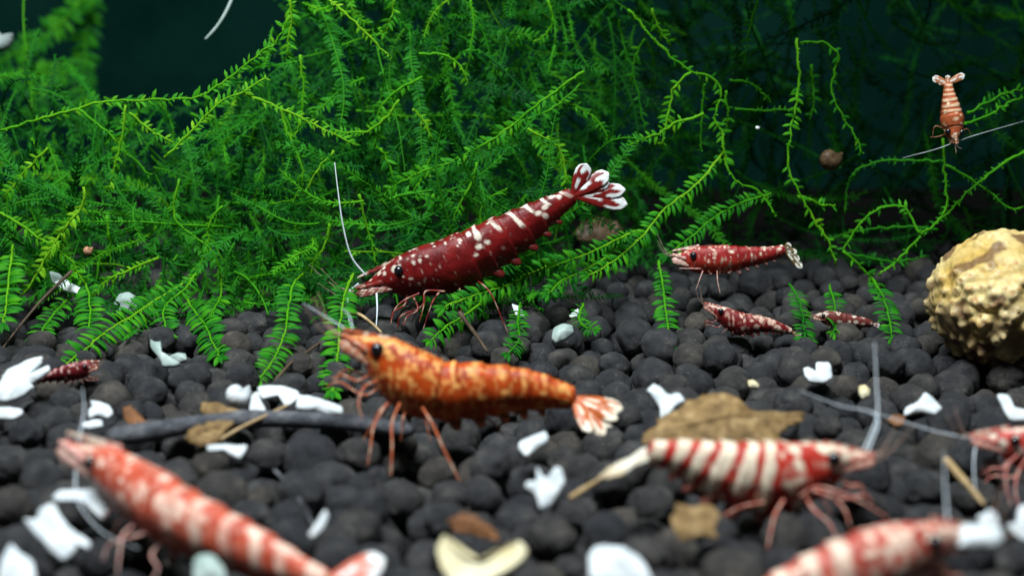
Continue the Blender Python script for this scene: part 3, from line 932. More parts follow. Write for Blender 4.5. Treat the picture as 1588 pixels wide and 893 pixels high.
    # swimmerets under the abdomen
    if swim:
        for k in range(5):
            q = (seg[k] + seg[k + 1]) / 2
            p, t_, u_, s_, h, w = at_u(q)
            for sg in (-1, 1):
                base = p - u_ * h * 0.78 + s_ * sg * w * 0.42
                tip = base - u_ * h * 0.40 + t_ * h * 0.45
                tip[2] = max(tip[2], zf - 0.05)
                bv, bf, bc = blade(base, tip, h * 0.34, s_ * sg + t_ * 0.4, lambda q_, w_: np.tile(lc * 0.6, (len(q_), 1)), n=8, m=5)
                child('swimmeret', bv, bf, M['fan'], root, attrs={'pigment': bc})
    # tail fan
    fr_, fw_ = (np.array(x, float) for x in (fan_cols or (lc, (0.85, 0.86, 0.85))))
    endp = P[-1] + T[-1] * Hh[-1] * 0.1
    for k, (tx, ty, tt_, wpx, nrmv, part) in enumerate(fan):
        tip = at(tx, ty, tt_)
        off = rs.uniform(0, 6)
        def cf(q, w_, off=off):
            nz = 0.12 * np.sin(w_ * 7 + off) + 0.10 * np.sin(q * 15 + off * 2 + w_ * 3)
            white = sstep(q + nz, 0.72, 0.80) + (np.abs(w_ - 0.25 * np.sin(off)) < 0.28 + nz) * sstep(q, 0.18, 0.26) * (1 - sstep(q, 0.46, 0.56)) * 0.9
            return mixc(np.tile(fr_, (len(q), 1)), np.tile(fw_, (len(q), 1)), white)
        bv, bf, bc = blade(endp, tip, wpx * tt_ / F_PX, nrmv, cf, dome=0.10, n=26, m=13, narrow=fan_narrow)
        child(part, bv, bf, M['fan'], root, attrs={'pigment': bc})
    return root

# pigment: spots, bars and mottling that belong to the animal's shell
def spots(u, th, hrel, cu, cth, rad, soft=0.35, stretch=1.0):
    """0..1 mask of round spots; u along the body, th round it, hrel half height in body lengths"""
    out = np.zeros(len(u))
    for a, b, r in zip(cu, cth, rad):
        k = np.abs(u - a) < r * 1.6 * max(stretch, 1)
        if not k.any(): continue
        e = 0.35 * np.sin(th[k] * 9 + a * 90) * np.sin(u[k] * 120 + b * 7)
        d = np.hypot((u[k] - a) / stretch * (1.25 - 0.5 * abs(math.sin(a * 77))), (th[k] - b) * hrel[k] * 0.85 / (1.35 - 0.6 * abs(math.sin(a * 77)))) / r + e * 0.5
        out[k] = np.maximum(out[k], 1 - sstep(d, 1 - soft, 1 + soft))
    return out

def make_pattern(base, dark, pale, n_car, n_abd, r_car, r_abd, bars, bar_w, bar_len, bar_break, mottle=0.35, top_bias=0.5, low_tint=None, stretch=1.0, speck=0.0, speck_cut=0.22, extra=None):
    base, dark, pale = (np.array(x, float) for x in (base, dark, pale))
    def fn(u, th, hrel, seg, rs, V):
        n1 = vnoise(V, 6.0, 3.1); n2 = vnoise(V, 16.0, 8.4)
        col = mixc(np.tile(base, (len(u), 1)), np.tile(dark, (len(u), 1)), 0.5 + mottle * 1.6 * n1 + mottle * n2)
        if low_tint is not None:
            col = mixc(col, np.tile(np.array(low_tint, float), (len(u), 1)), sstep(np.abs(th), 1.2, 2.2) * (u < seg[0] + 0.1))
        m = np.zeros(len(u))
        tb = lambda n: np.clip(rs.normal(0, 1.5 - top_bias, n), -2.6, 2.6)
        if n_car:
            cu = rs.uniform(0.02, seg[0], n_car)
            m = np.maximum(m, spots(u, th, hrel, cu, tb(n_car), rs.uniform(0.5, 1.2, n_car) * r_car, stretch=stretch))
        if n_abd:
            cu = rs.uniform(seg[0], 1.0, n_abd)
            m = np.maximum(m, spots(u, th, hrel, cu, tb(n_abd) * 1.15, rs.uniform(0.6, 1.2, n_abd) * r_abd, stretch=stretch))
        if speck:
            Vs = V * np.array([30.0, 30.0, 17.0])
            n3 = vnoise(Vs, 1.0, 5.0)
            m = np.maximum(m, speck * sstep(n3, speck_cut, speck_cut + 0.16) * np.where(u < seg[0], 1.0, 0.55))
        if bars:
            for k in range(6):
                a, b = seg[k], seg[k + 1]
                ctr = a + (b - a) * (0.62 if k else 0.70)
                wv = (b - a) * bar_w * (1 + 0.35 * n2)
                bend = 0.018 * np.cos(th * 1.1) + 0.012 * n1
                d = np.abs(u - ctr + bend - 0.018)
                lim = bar_len * (0.75 + 0.5 * rs.random())
                mm = (1 - sstep(d, wv * 0.75, wv * 1.15)) * (1 - sstep(np.abs(th), lim, lim + 0.25))
                if bar_break:
                    gate = vnoise(V, 7.5, 20 + k * 3.3)
                    mm = mm * (1 - bar_break * sstep(gate, 0.0, 0.18))
                m = np.maximum(m, mm)
        if extra:
            cu, ct, cr_ = zip(*extra)
            m = np.maximum(m, spots(u, th, hrel, cu, ct, cr_, soft=0.25))
        return np.clip(mixc(col, np.tile(pale, (len(u), 1)), m * (0.92 + 0.1 * n2)), 0, 1)
    return fn

CR = (0.86, 0.78, 0.66)
# the dark red shrimp in the middle
Tn = 14.55
patA = make_pattern((0.24, 0.012, 0.011), (0.10, 0.005, 0.006), CR, 60, 20, 0.0065, 0.0105, True, 0.11, 1.15, 0.6, mottle=0.4, top_bias=0.7, speck=0.4, speck_cut=0.44,
                    extra=[(0.17, 0.98, 0.014), (0.53, 0.5, 0.013), (0.56, 0.85, 0.015), (0.545, 1.25, 0.012)])
shrimp('dark red shrimp with cream spots and broken white bars, tail raised against the moss',
       [(557, 447, Tn, 8), (575, 442, Tn, 15), (600, 434, Tn, 25), (650, 422, Tn, 38), (700, 411, Tn, 43), (745, 390, Tn, 41), (800, 359, Tn, 34), (850, 327, Tn, 22.5), (888, 303, Tn, 12.5)],
       0.50, patA,
       [(910, 254, Tn - 0.05, 26, (0.2, -1, 0.3), 'tail_blade'), (944, 268, Tn - 0.02, 26, (0.1, -1, 0.5), 'tail_blade'), (945, 283, Tn, 17, (0, -1, 0.5), 'telson'), (970, 294, Tn + 0.02, 24, (0, -1, 0.25), 'tail_blade'), (973, 317, Tn + 0.04, 26, (0, -1, 0.25), 'tail_blade')],
       (0.20, 0.022, 0.018), seed=4, fan_cols=((0.20, 0.014, 0.012), (0.84, 0.86, 0.86)), width=0.70,
       rostrum=((655, 390, Tn), (554, 431, Tn - 0.02)),
       feelers=[[(568, 428, Tn - 0.1), (545, 398, Tn - 0.15), (532, 350, Tn - 0.2), (524, 295, Tn - 0.2), (519, 252, Tn - 0.15)],
                [(584, 455, Tn - 0.15), (585, 480, Tn - 0.3), (583, 510, Tn - 0.5)],
                [(556, 440, Tn - 0.1), (541, 455, Tn - 0.2), (540, 490, Tn - 0.5), (545, 520, Tn - 0.8)]],
       legs=[[(690, 452, Tn - 0.15), (660, 452, Tn - 0.2), (657, 475, Tn - 0.25), (650, 500, Tn - 0.3)], [(650, 455, Tn - 0.15), (628, 465, Tn - 0.2), (612, 480, Tn - 0.25), (606, 503, Tn - 0.3)],
             [(640, 458, Tn - 0.1), (648, 480, Tn - 0.15), (632, 490, Tn - 0.2), (625, 505, Tn - 0.3)]],
       floor=0.0, eye_u=0.19, eye_r=0.05)

# the orange shrimp walking in front of it
Tb = 10.75
patB = make_pattern((0.60, 0.085, 0.010), (0.32, 0.036, 0.005), (0.88, 0.44, 0.13), 150, 30, 0.009, 0.013, True, 0.12, 1.0, 0.45, mottle=0.5, top_bias=0.2, stretch=1.3, speck=0.75, speck_cut=0.10)
shrimp('orange shrimp with pale speckles walking on the pellets before the dark red shrimp',
       [(538, 523, Tb, 9), (560, 532, Tb, 22), (590, 552, Tb, 36), (632, 586, Tb, 50), (680, 606, Tb, 48), (735, 606, Tb, 45), (790, 605, Tb, 38), (840, 608, Tb, 29), (888, 617, Tb, 17)],
       0.44, patB,
       [(966, 634, Tb, 27, (0, -1, 0.9), 'tail_blade'), (958, 650, Tb - 0.1, 22, (0, -1, 0.9), 'tail_blade'), (948, 662, Tb - 0.1, 18, (0, -1, 0.7), 'telson'), (938, 675, Tb - 0.15, 24, (0, -1, 0.6), 'tail_blade'), (916, 670, Tb - 0.2, 24, (0.2, -1, 0.5), 'tail_blade')],
       (0.40, 0.10, 0.04), seed=8, fan_cols=((0.50, 0.11, 0.02), (0.86, 0.76, 0.60)), rostrum=((615, 535, Tb), (530, 510, Tb)), width=0.74,
       legs=[[(655, 632, Tb - 0.2), (672, 660, Tb - 0.35), (690, 700, Tb - 0.55), (713, 746, Tb - 0.75)], [(620, 625, Tb - 0.2), (608, 655, Tb - 0.35), (608, 690, Tb - 0.5), (606, 738, Tb - 0.75)],
             [(600, 625, Tb - 0.2), (580, 660, Tb - 0.3), (575, 690, Tb - 0.45), (570, 722, Tb - 0.55)], [(585, 590, Tb - 0.2), (565, 600, Tb - 0.3), (556, 625, Tb - 0.4), (562, 650, Tb - 0.45)],
             [(740, 640, Tb + 0.1), (765, 655, Tb + 0.2), (785, 680, Tb + 0.3)]],
       feelers=[[(545, 515, Tb), (520, 500, Tb + 0.1), (470, 470, Tb + 0.3)], [(548, 518, Tb), (542, 490, Tb + 0.2), (530, 478, Tb + 0.4)]],
       eye_u=0.14, eye_r=0.062, feeler_r=0.006)

# the salmon shrimp slanting across the lower left
patC = make_pattern((0.66, 0.13, 0.07), (0.42, 0.065, 0.035), (0.88, 0.62, 0.50), 60, 24, 0.011, 0.016, True, 0.19, 1.8, 0.45, mottle=0.4, top_bias=0.1, stretch=1.3, speck=0.35, speck_cut=0.2)
shrimp('salmon red shrimp with pinkish white bars slanting past the large broken shells',
       [(106, 690, 9.15, 12), (128, 700, 9.1, 24), (165, 727, 8.95, 38), (225, 770, 8.7, 50), (290, 810, 8.42, 51), (350, 838, 8.25, 47), (410, 864, 8.1, 39), (462, 886, 8.0, 27), (505, 902, 7.92, 18)],
       0.46, patC,
       [(596, 866, 8.0, 44, (0, -0.8, 1), 'tail_blade'), (588, 886, 7.95, 34, (0, -0.8, 1), 'tail_blade'), (580, 908, 7.9, 26, (0, -0.8, 1), 'telson'), (570, 926, 7.85, 34, (0, -0.8, 1), 'tail_blade'), (556, 942, 7.8, 38, (0, -0.8, 1), 'tail_blade')],
       (0.60, 0.30, 0.27), seed=12, fan_cols=((0.62, 0.16, 0.10), (0.86, 0.86, 0.86)), rostrum=((190, 700, 8.9), (103, 670, 9.15)), width=0.80,
       legs=[[(205, 815, 8.5), (190, 830, 8.4), (185, 860, 8.3), (182, 890, 8.2)], [(230, 825, 8.5), (180, 838, 8.4), (165, 850, 8.4), (160, 870, 8.35)], [(250, 840, 8.5), (235, 860, 8.4), (245, 880, 8.2), (235, 900, 8.1)]],
       feelers=[[(120, 705, 9.1), (117, 740, 9.0), (122, 780, 8.85), (160, 825, 8.6), (215, 850, 8.4)], [(118, 700, 9.1), (130, 640, 9.6), (128, 600, 10.2)]],
       eye_u=0.16, eye_r=0.058, feeler_r=0.0055, short_feelers=False)

# the red and white banded shrimp facing the other way
Td = 9.2
patD = make_pattern((0.56, 0.045, 0.028), (0.36, 0.022, 0.016), (0.88, 0.80, 0.62), 85, 6, 0.022, 0.018, True, 0.30, 2.5, 0.0, mottle=0.35, top_bias=0.15, speck=0.4, speck_cut=0.2)
shrimp('red shrimp with bold cream bands lying against the dry brown leaf',
       [(1348, 707, Td, 6), (1330, 709, Td, 16), (1300, 714, Td, 28), (1265, 726, Td, 44), (1215, 740, Td, 57), (1160, 738, Td, 56), (1105, 725, Td, 44), (1050, 708, Td, 28), (1008, 702, Td, 19)],
       0.40, patD,
       [(926, 742, Td, 9, (0, -0.9, 0.6), 'tail_blade'), (936, 732, Td + 0.05, 9, (0, -0.9, 0.6), 'tail_blade'), (950, 724, Td + 0.1, 10, (0, -0.9, 0.6), 'telson'), (940, 742, Td - 0.05, 9, (0, -0.9, 0.6), 'tail_blade'), (954, 738, Td - 0.1, 10, (0, -0.9, 0.6), 'tail_blade')],
       (0.52, 0.17, 0.13), seed=15, fan_narrow=1.9, fan_cols=((0.82, 0.76, 0.62), (0.66, 0.50, 0.30)), rostrum=((1275, 695, Td), (1350, 703, Td)),
       legs=[[(1240, 770, Td - 0.2), (1270, 755, Td - 0.3), (1330, 775, Td - 0.4), (1378, 803, Td - 0.5)], [(1215, 775, Td - 0.2), (1203, 795, Td - 0.3), (1196, 820, Td - 0.4), (1190, 852, Td - 0.5)],
             [(1250, 770, Td - 0.2), (1262, 790, Td - 0.3), (1285, 810, Td - 0.4), (1298, 835, Td - 0.5)], [(1262, 760, Td - 0.2), (1290, 770, Td - 0.3), (1310, 790, Td - 0.4), (1318, 815, Td - 0.5)], [(1190, 778, Td - 0.1), (1150, 785, Td - 0.2), (1120, 800, Td - 0.3)]],
       feelers=[[(1338, 700, Td), (1352, 670, Td + 0.1), (1361, 640, Td + 0.2), (1359, 590, Td + 0.4), (1356, 530, Td + 0.6)], [(1345, 703, Td), (1360, 645, Td + 0.2), (1300, 628, Td + 0.6), (1240, 605, Td + 1.2)]],
       eye_u=0.17, eye_r=0.055, feeler_r=0.0062)

# the shrimp cut by the lower edge, its snout beside a white shell
patE = make_pattern((0.60, 0.13, 0.09), (0.38, 0.06, 0.045), (0.88, 0.70, 0.56), 120, 22, 0.015, 0.016, True, 0.25, 2.2, 0.15, mottle=0.35, top_bias=0.1, speck=0.5, speck_cut=0.15)
Te = 7.72
shrimp('pale pink and red blotched shrimp with its snout on a white shell',
       [(1512, 828, Te + 0.2, 9), (1480, 832, Te + 0.15, 24), (1440, 846, Te + 0.1, 40), (1385, 866, Te + 0.05, 56), (1320, 892, Te, 62), (1255, 920, Te, 58), (1195, 945, Te, 48), (1140, 965, Te, 34), (1095, 980, Te, 22)],
       0.44, patE,
       [(1000, 1010, Te, 34, (0, -0.6, 1), 'tail_blade'), (1010, 1025, Te, 30, (0, -0.6, 1), 'tail_blade'), (1015, 1010, Te, 22, (0, -0.6, 1), 'telson')],
       (0.58, 0.22, 0.18), seed=21, rostrum=((1440, 812, Te + 0.1), (1512, 818, Te + 0.2)),
       feelers=[[(1470, 815, Te + 0.15), (1466, 760, Te + 0.5), (1464, 700, Te + 0.9)]],
       eye_u=0.2, eye_r=0.055, feeler_r=0.005, floor=-0.05)

# the shrimp leaving the picture on the right
Tf = 9.7
patF = make_pattern((0.56, 0.06, 0.045), (0.34, 0.028, 0.022), (0.86, 0.74, 0.62), 70, 12, 0.017, 0.018, True, 0.28, 2.0, 0.2, mottle=0.35, top_bias=0.2)
shrimp('red white-dotted shrimp whose body runs out past the picture beside a white shell',
       [(1512, 678, Tf, 7), (1535, 682, Tf, 15), (1565, 688, Tf, 26), (1605, 698, Tf, 38), (1650, 708, Tf, 42), (1700, 712, Tf, 38), (1750, 710, Tf, 30), (1800, 706, Tf, 22), (1840, 705, Tf, 14)],
       0.44, patF,
       [(1920, 700, Tf, 24, (0, -0.6, 1), 'tail_blade'), (1918, 715, Tf, 24, (0, -0.6, 1), 'tail_blade'), (1915, 706, Tf, 18, (0, -0.6, 1), 'telson')],
       (0.58, 0.18, 0.15), seed=25, rostrum=((1565, 668, Tf), (1508, 672, Tf)),
       legs=[[(1578, 705, Tf - 0.2), (1562, 722, Tf - 0.3), (1560, 750, Tf - 0.4), (1568, 785, Tf - 0.5)], [(1592, 710, Tf - 0.2), (1578, 735, Tf - 0.3), (1575, 765, Tf - 0.4), (1585, 800, Tf - 0.5)]],
       feelers=[[(1515, 682, Tf), (1450, 668, Tf + 0.1), (1390, 650, Tf + 0.2), (1330, 632, Tf + 0.4)], [(1514, 684, Tf), (1510, 720, Tf - 0.1), (1514, 775, Tf - 0.3)]],
       eye_u=0.17, eye_r=0.055, feeler_r=0.006)

# small ones among the moss
Tg = 15.0
patG = make_pattern((0.42, 0.030, 0.026), (0.22, 0.014, 0.016), (0.84, 0.70, 0.55), 44, 24, 0.011, 0.015, False, 0.1, 1, 0, mottle=0.3, top_bias=0.75, low_tint=(0.55, 0.055, 0.025), speck=0.5, speck_cut=0.25)
shrimp('small red shrimp with pale dots along its back hovering over a smaller shrimp',
       [(1046, 397, Tg, 8), (1060, 400, Tg, 16), (1090, 403, Tg, 22), (1125, 402, Tg, 22), (1155, 399, Tg, 17), (1180, 396, Tg, 13.5), (1205, 391, Tg, 10), (1216, 387, Tg, 8)],
       0.50, patG,
       [(1226, 378, Tg, 12, (0.2, -1, 0.2), 'tail_blade'), (1236, 392, Tg, 12, (0.2, -1, 0.2), 'tail_blade'), (1240, 404, Tg, 10, (0.2, -1, 0.2), 'telson'), (1244, 416, Tg, 12, (0.2, -1, 0.2), 'tail_blade')],
       (0.50, 0.25, 0.22), group=None, seed=31, fan_cols=((0.13, 0.09, 0.035), (0.80, 0.78, 0.70)), rostrum=((1085, 384, Tg), (1043, 389, Tg)),
       legs=[[(1112, 420, Tg - 0.05), (1113, 437, Tg - 0.1), (1117, 455, Tg - 0.15)], [(1090, 420, Tg - 0.05), (1084, 436, Tg - 0.1), (1079, 450, Tg - 0.12)]],
       floor=0.55, res=(120, 48), eye_u=0.16, auto_legs=True)
Th = 14.15
patH = make_pattern((0.26, 0.022, 0.022), (0.12, 0.008, 0.012), (0.78, 0.56, 0.44), 40, 34, 0.020, 0.026, False, 0.1, 1, 0, mottle=0.3, top_bias=0.35, speck=0.5, speck_cut=0.2)
shrimp('tiny dark red speckled shrimp on the pellets under the small red shrimp',
       [(1095, 473, Th, 5), (1106, 479, Th, 9), (1122, 489, Th, 14), (1148, 502, Th, 18), (1172, 502, Th, 14.5), (1196, 505, Th, 10.5), (1218, 511, Th, 6.5), (1227, 514, Th, 4.5)],
       0.48, patH,
       [(1243, 518, Th, 6, (0.2, -0.8, 0.8), 'tail_blade'), (1243, 523, Th, 6, (0.2, -0.8, 0.8), 'tail_blade'), (1242, 520, Th, 5, (0.2, -0.8, 0.8), 'telson')],
       (0.30, 0.06, 0.05), seed=35, fan_cols=((0.40, 0.18, 0.12), (0.80, 0.76, 0.70)), rostrum=((1118, 478, Th), (1092, 469, Th)), res=(110, 44), eye_u=0.17)
Ti = 15.0
patI = make_pattern((0.48, 0.13, 0.045), (0.30, 0.06, 0.02), (0.84, 0.62, 0.42), 26, 6, 0.028, 0.03, True, 0.22, 1.0, 0.1, mottle=0.3, top_bias=0.5, low_tint=(0.5, 0.05, 0.03))
shrimp('tiny brownish orange shrimp clinging head down to a moss stem',
       [(1482, 221, Ti - 0.05, 5), (1480, 212, Ti - 0.05, 12), (1478, 200, Ti, 17), (1476, 184, Ti, 19), (1474, 168, Ti, 17), (1472, 154, Ti, 14), (1471, 142, Ti, 10), (1470, 130, Ti, 7)],
       0.48, patI,
       [(1446, 121, Ti, 12, (0, -1, 0.2), 'tail_blade'), (1455, 127, Ti, 10, (0, -1, 0.2), 'tail_blade'), (1470, 117, Ti, 8, (0, -1, 0.2), 'telson'), (1486, 121, Ti, 10, (0, -1, 0.2), 'tail_blade'), (1496, 116, Ti, 12, (0, -1, 0.2), 'tail_blade')],
       (0.45, 0.16, 0.08), seed=38, up=(0, -1, 0.1), width=0.95, res=(110, 48), auto_legs=False, swim=False, fan_cols=((0.46, 0.18, 0.08), (0.85, 0.84, 0.80)),
       legs=[[(1464, 200, Ti + 0.1), (1450, 196, Ti + 0.1), (1446, 212, Ti + 0.15)], [(1466, 208, Ti + 0.1), (1455, 212, Ti + 0.1), (1443, 213, Ti + 0.1)], [(1490, 205, Ti + 0.1), (1500, 200, Ti + 0.15), (1506, 210, Ti + 0.2)]],
       feelers=[[(1484, 220, Ti), (1512, 210, Ti + 0.1), (1588, 188, Ti + 0.3)], [(1480, 221, Ti), (1450, 232, Ti), (1400, 245, Ti + 0.2)]], feeler_r=0.0045, rostrum=((1480, 206, Ti - 0.1), (1483, 224, Ti - 0.1)))
Tk = 12.3
patK = make_pattern((0.16, 0.012, 0.016), (0.07, 0.006, 0.010), (0.62, 0.36, 0.34), 22, 10, 0.02, 0.03, True, 0.2, 1.0, 0.3, mottle=0.3, top_bias=0.5)
shrimp('small dark maroon shrimp lying with its tail on a pointed white shell',
       [(150, 566, Tk, 5), (140, 569, Tk, 10), (124, 574, Tk, 14), (105, 578, Tk, 13), (88, 581, Tk, 10), (72, 584, Tk, 8), (56, 588, Tk, 6.5), (42, 591, Tk, 5.5)],
       0.40, patK,
       [(22, 594, Tk, 9, (0, -0.6, 1), 'tail_blade'), (22, 600, Tk - 0.05, 9, (0, -0.6, 1), 'tail_blade'), (21, 597, Tk, 8, (0, -0.6, 1), 'telson')],
       (0.30, 0.06, 0.04), seed=41, fan_cols=((0.55, 0.25, 0.14), (0.75, 0.50, 0.38)), res=(110, 44), auto_legs=True, rostrum=((130, 562, Tk), (155, 560, Tk)))
Tj = 14.6
patJ = make_pattern((0.22, 0.05, 0.04), (0.10, 0.02, 0.018), (0.72, 0.62, 0.52), 18, 14, 0.03, 0.03, False, 0.2, 1.0, 0.3, mottle=0.3, top_bias=0.3)
shrimp('tiny brown speckled shrimp half hidden behind a drooping frond near the knobby ball',
       [(1262, 490, Tj, 5), (1275, 491, Tj, 9), (1290, 494, Tj, 12), (1308, 497, Tj, 12), (1325, 499, Tj, 10), (1340, 500, Tj, 8), (1352, 502, Tj, 5)],
       0.45, patJ, [(1364, 503, Tj, 6, (0, -1, 0.5), 'tail_blade'), (1364, 507, Tj, 6, (0, -1, 0.5), 'tail_blade'), (1365, 505, Tj, 5, (0, -1, 0.5), 'telson')],
       (0.25, 0.08, 0.06), seed=44, res=(90, 40))

# ------------------------------------------------------------------ broken shells, leaves, sticks, the knobby ball
def on_plane(px, py, c, n):
    r = ray(px, py)
    return CAM + r * ((c - CAM) @ n) / (r @ n)

def sheet(name, label, cat, poly, t, mat, normal=(0, -0.75, 0.65), thick=0.035, bulge=0.12, rough=0.012, group=None, veins=False, lift=0.0, seed=0, rings=9, sub=5, ragged=0.0):
    """a curved plate of real thickness with the given outline, standing at its own distance and tilt"""
    rs = np.random.default_rng(seed + len(poly))
    n = unit(np.array(normal, float))
    cx, cy = np.mean([p[0] for p in poly]), np.mean([p[1] for p in poly])
    c = at(cx, cy, t)
    Q = np.array([on_plane(x, y, c, n) for x, y in poly])
    out = []
    for i in range(len(Q)):
        a, b = Q[i], Q[(i + 1) % len(Q)]
        for k in range(sub):
            f = k / sub
            out.append(a * (1 - f) + b * f)
    out = np.array(out)
    # soften the corners a little and roughen the broken rim
    for _ in range(1):
        out = 0.5 * out + 0.25 * (np.roll(out, 1, 0) + np.roll(out, -1, 0))
    size = np.linalg.norm(out - out.mean(0), axis=1).max()
    out = out + rs.normal(0, 0.008 * size, out.shape)
    ctr = out.mean(0)
    if ragged:
        k_ = 1 + ragged * np.array([noise.fractal(Vector(p) * (5.0 / size) + Vector((seed * 3.1, 0, 0)), 1.0, 2.0, 4) for p in out])
        out = ctr + (out - ctr) * k_[:, None]
    m = len(out)
    V = [ctr]
    for k in range(1, rings + 1):
        V.extend(ctr + (out - ctr) * (k / rings))
    V = np.array(V)
    fr = np.r_[0, np.repeat(np.arange(1, rings + 1) / rings, m)]
    nz = np.array([noise.noise(Vector(p) * (2.0 / size) + Vector((seed, 0, 0))) for p in V])
    V = V + n * (bulge * size * (1 - fr ** 2) + rough * size * 6 * nz)[:, None]
    if veins:
        d = unit(out[np.argmax((out - ctr) @ RIGHT)] - out[np.argmin((out - ctr) @ RIGHT)])
        sd = np.cross(n, d)
        q = (V - ctr) @ sd; lq = (V - ctr) @ d
        V = V + n * (0.018 * np.exp(-(q / (0.02 * size)) ** 2) + 0.006 * np.cos((np.abs(q) * 1.0 - lq) * 16 / size))[:, None]
    B = V - n * thick
    off = len(V)
    F3 = [(0, 1 + j, 1 + (j + 1) % m) for j in range(m)]
    F4 = []
    for k in range(rings - 1):
        a, b = 1 + k * m, 1 + (k + 1) * m
        F4 += [(a + j, b + j, b + (j + 1) % m, a + (j + 1) % m) for j in range(m)]
    F3 += [(off + x, off + z, off + y) for x, y, z in list(F3)]
    F4 += [(off + a, off + d_, off + c_, off + b) for a, b, c_, d_ in list(F4)]
    e = 1 + (rings - 1) * m
    F4 += [(e + j, off + e + j, off + e + (j + 1) % m, e + (j + 1) % m) for j in range(m)]
    V = np.vstack([V, B]) + np.array([0, 0, lift])
    me = mesh_np(name, V - ctr, [np.array(F3), np.array(F4)], M[mat])
    return tag(link(name, me, None, ctr), label, cat, group)

GS = lambda x, y, z=0.14: ground_t(x, y, z)
def shard(label, poly, t=None, normal=(0, -0.75, 0.65), mat='shell', seed=0, **kw):
    by = max(p[1] for p in poly); bx = np.mean([p[0] for p in poly])
    if t is None: t = GS(bx, by, 0.15)
    return sheet('shell_fragment', label, 'shell', poly, t, mat, normal, seed=seed, **kw)

shard('large pointed white shell shard under the tail of the maroon shrimp', [(-12, 618), (0, 590), (12, 572), (36, 560), (66, 552), (64, 562), (50, 576), (75, 565), (77, 574), (56, 588), (32, 602), (54, 598), (34, 613), (10, 622)], seed=1, bulge=0.10)
shard('thin pale cream shell strip half buried below the pointed white shard', [(-10, 631), (14, 631), (34, 634), (35, 642), (18, 650), (-10, 647)], seed=2)
shard('small waisted bluish white shell chip above a flat white chip', [(140, 620), (152, 622), (170, 628), (175, 640), (168, 648), (152, 643), (137, 648), (137, 636), (142, 630)], seed=3)
shard('small flat white chip above the snout of the salmon shrimp', [(127, 656), (145, 650), (158, 651), (159, 660), (142, 664), (128, 663)], seed=4)
shard('jagged greenish grey shell splinter below the short drooping frond', [(232, 524), (240, 530), (249, 528), (249, 538), (244, 541), (252, 548), (260, 556), (280, 562), (272, 567), (252, 568), (246, 554), (234, 540)], mat='shell_grey', seed=5)
shard('arched white shell fragment with a dark gap beside the round snail shell', [(399, 600), (418, 597), (440, 598), (463, 606), (465, 616), (452, 626), (444, 632), (438, 622), (430, 612), (418, 611), (408, 618), (402, 612)], seed=6, bulge=0.04)
shard('triangular white shell piece between the round snail shell and the arch', [(390, 612), (400, 606), (404, 620), (414, 638), (404, 642), (386, 640)], seed=7)
shard('tapering white shell slab resting against the grey stick', [(462, 612), (480, 613), (510, 622), (531, 631), (532, 640), (512, 642), (488, 635), (458, 634)], seed=8)
shard('flat bluish white shell piece under the tan straw', [(320, 690), (340, 689), (384, 689), (380, 700), (372, 711), (358, 706), (344, 698), (322, 699)], seed=9)
shard('bent white shell plate bridging over pellets behind the notched shell', [(80, 770), (92, 760), (128, 758), (162, 760), (173, 782), (170, 796), (158, 806), (146, 792), (128, 778), (104, 772), (88, 776)], seed=10, bulge=0.06)
shard('large notched white shell shard beside the salmon shrimp', [(34, 802), (56, 806), (62, 788), (82, 778), (94, 800), (108, 818), (141, 840), (136, 850), (120, 842), (112, 858), (98, 868), (84, 858), (56, 828)], seed=11, bulge=0.06)
shard('white leaf-shaped shell piece at the foot of the notched shell', [(-6, 905), (2, 866), (16, 842), (30, 856), (50, 868), (57, 905)], seed=12)
shard('slim curved white shell sliver standing among the pellets', [(505, 788), (509, 800), (500, 820), (484, 834), (478, 828), (492, 808)], seed=13)
shard('pale bluish shell chip behind the tail of the orange shrimp', [(846, 667), (851, 680), (834, 694), (816, 708), (803, 694), (806, 684)], seed=14)
shard('star-shaped white shell fragment with four blunt points', [(832, 722), (842, 738), (856, 742), (861, 722), (871, 726), (876, 748), (866, 762), (856, 780), (838, 790), (832, 766), (814, 754), (817, 746), (832, 748)], seed=15, bulge=0.16)
shard('large smooth white shell piece lying flat by itself', [(912, 862), (922, 846), (945, 845), (968, 848), (992, 862), (1018, 905), (915, 905)], seed=16, bulge=0.14)
shard('white bone-shaped shell chip touching the dry brown leaf', [(1003, 604), (1014, 594), (1024, 600), (1036, 612), (1054, 608), (1063, 622), (1046, 630), (1034, 648), (1024, 656), (1024, 632), (1014, 616)], seed=17)
shard('hooked white shell chip with a small upright tooth', [(1246, 570), (1254, 568), (1258, 580), (1266, 580), (1265, 561), (1287, 561), (1292, 584), (1280, 593), (1256, 592), (1248, 582)], seed=18)
shard('tiny yellowish white pebble of shell between pellets near the hooked chip', [(1332, 598), (1342, 596), (1350, 604), (1348, 614), (1338, 618), (1332, 610)], mat='shell_yellow', seed=19, bulge=0.4)
shard('tiny golden shell grain near the tip of the dry brown leaf', [(1159, 590), (1168, 588), (1178, 596), (1176, 602), (1162, 600)], mat='shell_yellow', seed=20, bulge=0.4)
shard('peaked white shell shard beside a small rust-red leaf scrap', [(1402, 644), (1404, 632), (1424, 622), (1435, 607), (1448, 618), (1462, 632), (1450, 643), (1426, 637)], seed=21)
shard('angular white shell shard behind the red shrimp leaving the picture', [(1546, 610), (1564, 611), (1572, 630), (1600, 638), (1600, 652), (1566, 652), (1556, 634)], seed=22)
shard('long glossy white shell in front of the blotched shrimp snout', [(1478, 828), (1496, 812), (1530, 812), (1554, 818), (1556, 840), (1540, 850), (1510, 850), (1482, 848)], t=7.85, seed=23, bulge=0.25)
shard('pointed white shell chip standing on the long glossy shell', [(1516, 800), (1528, 796), (1534, 788), (1546, 796), (1550, 814), (1536, 822), (1524, 814)], t=8.1, seed=24)
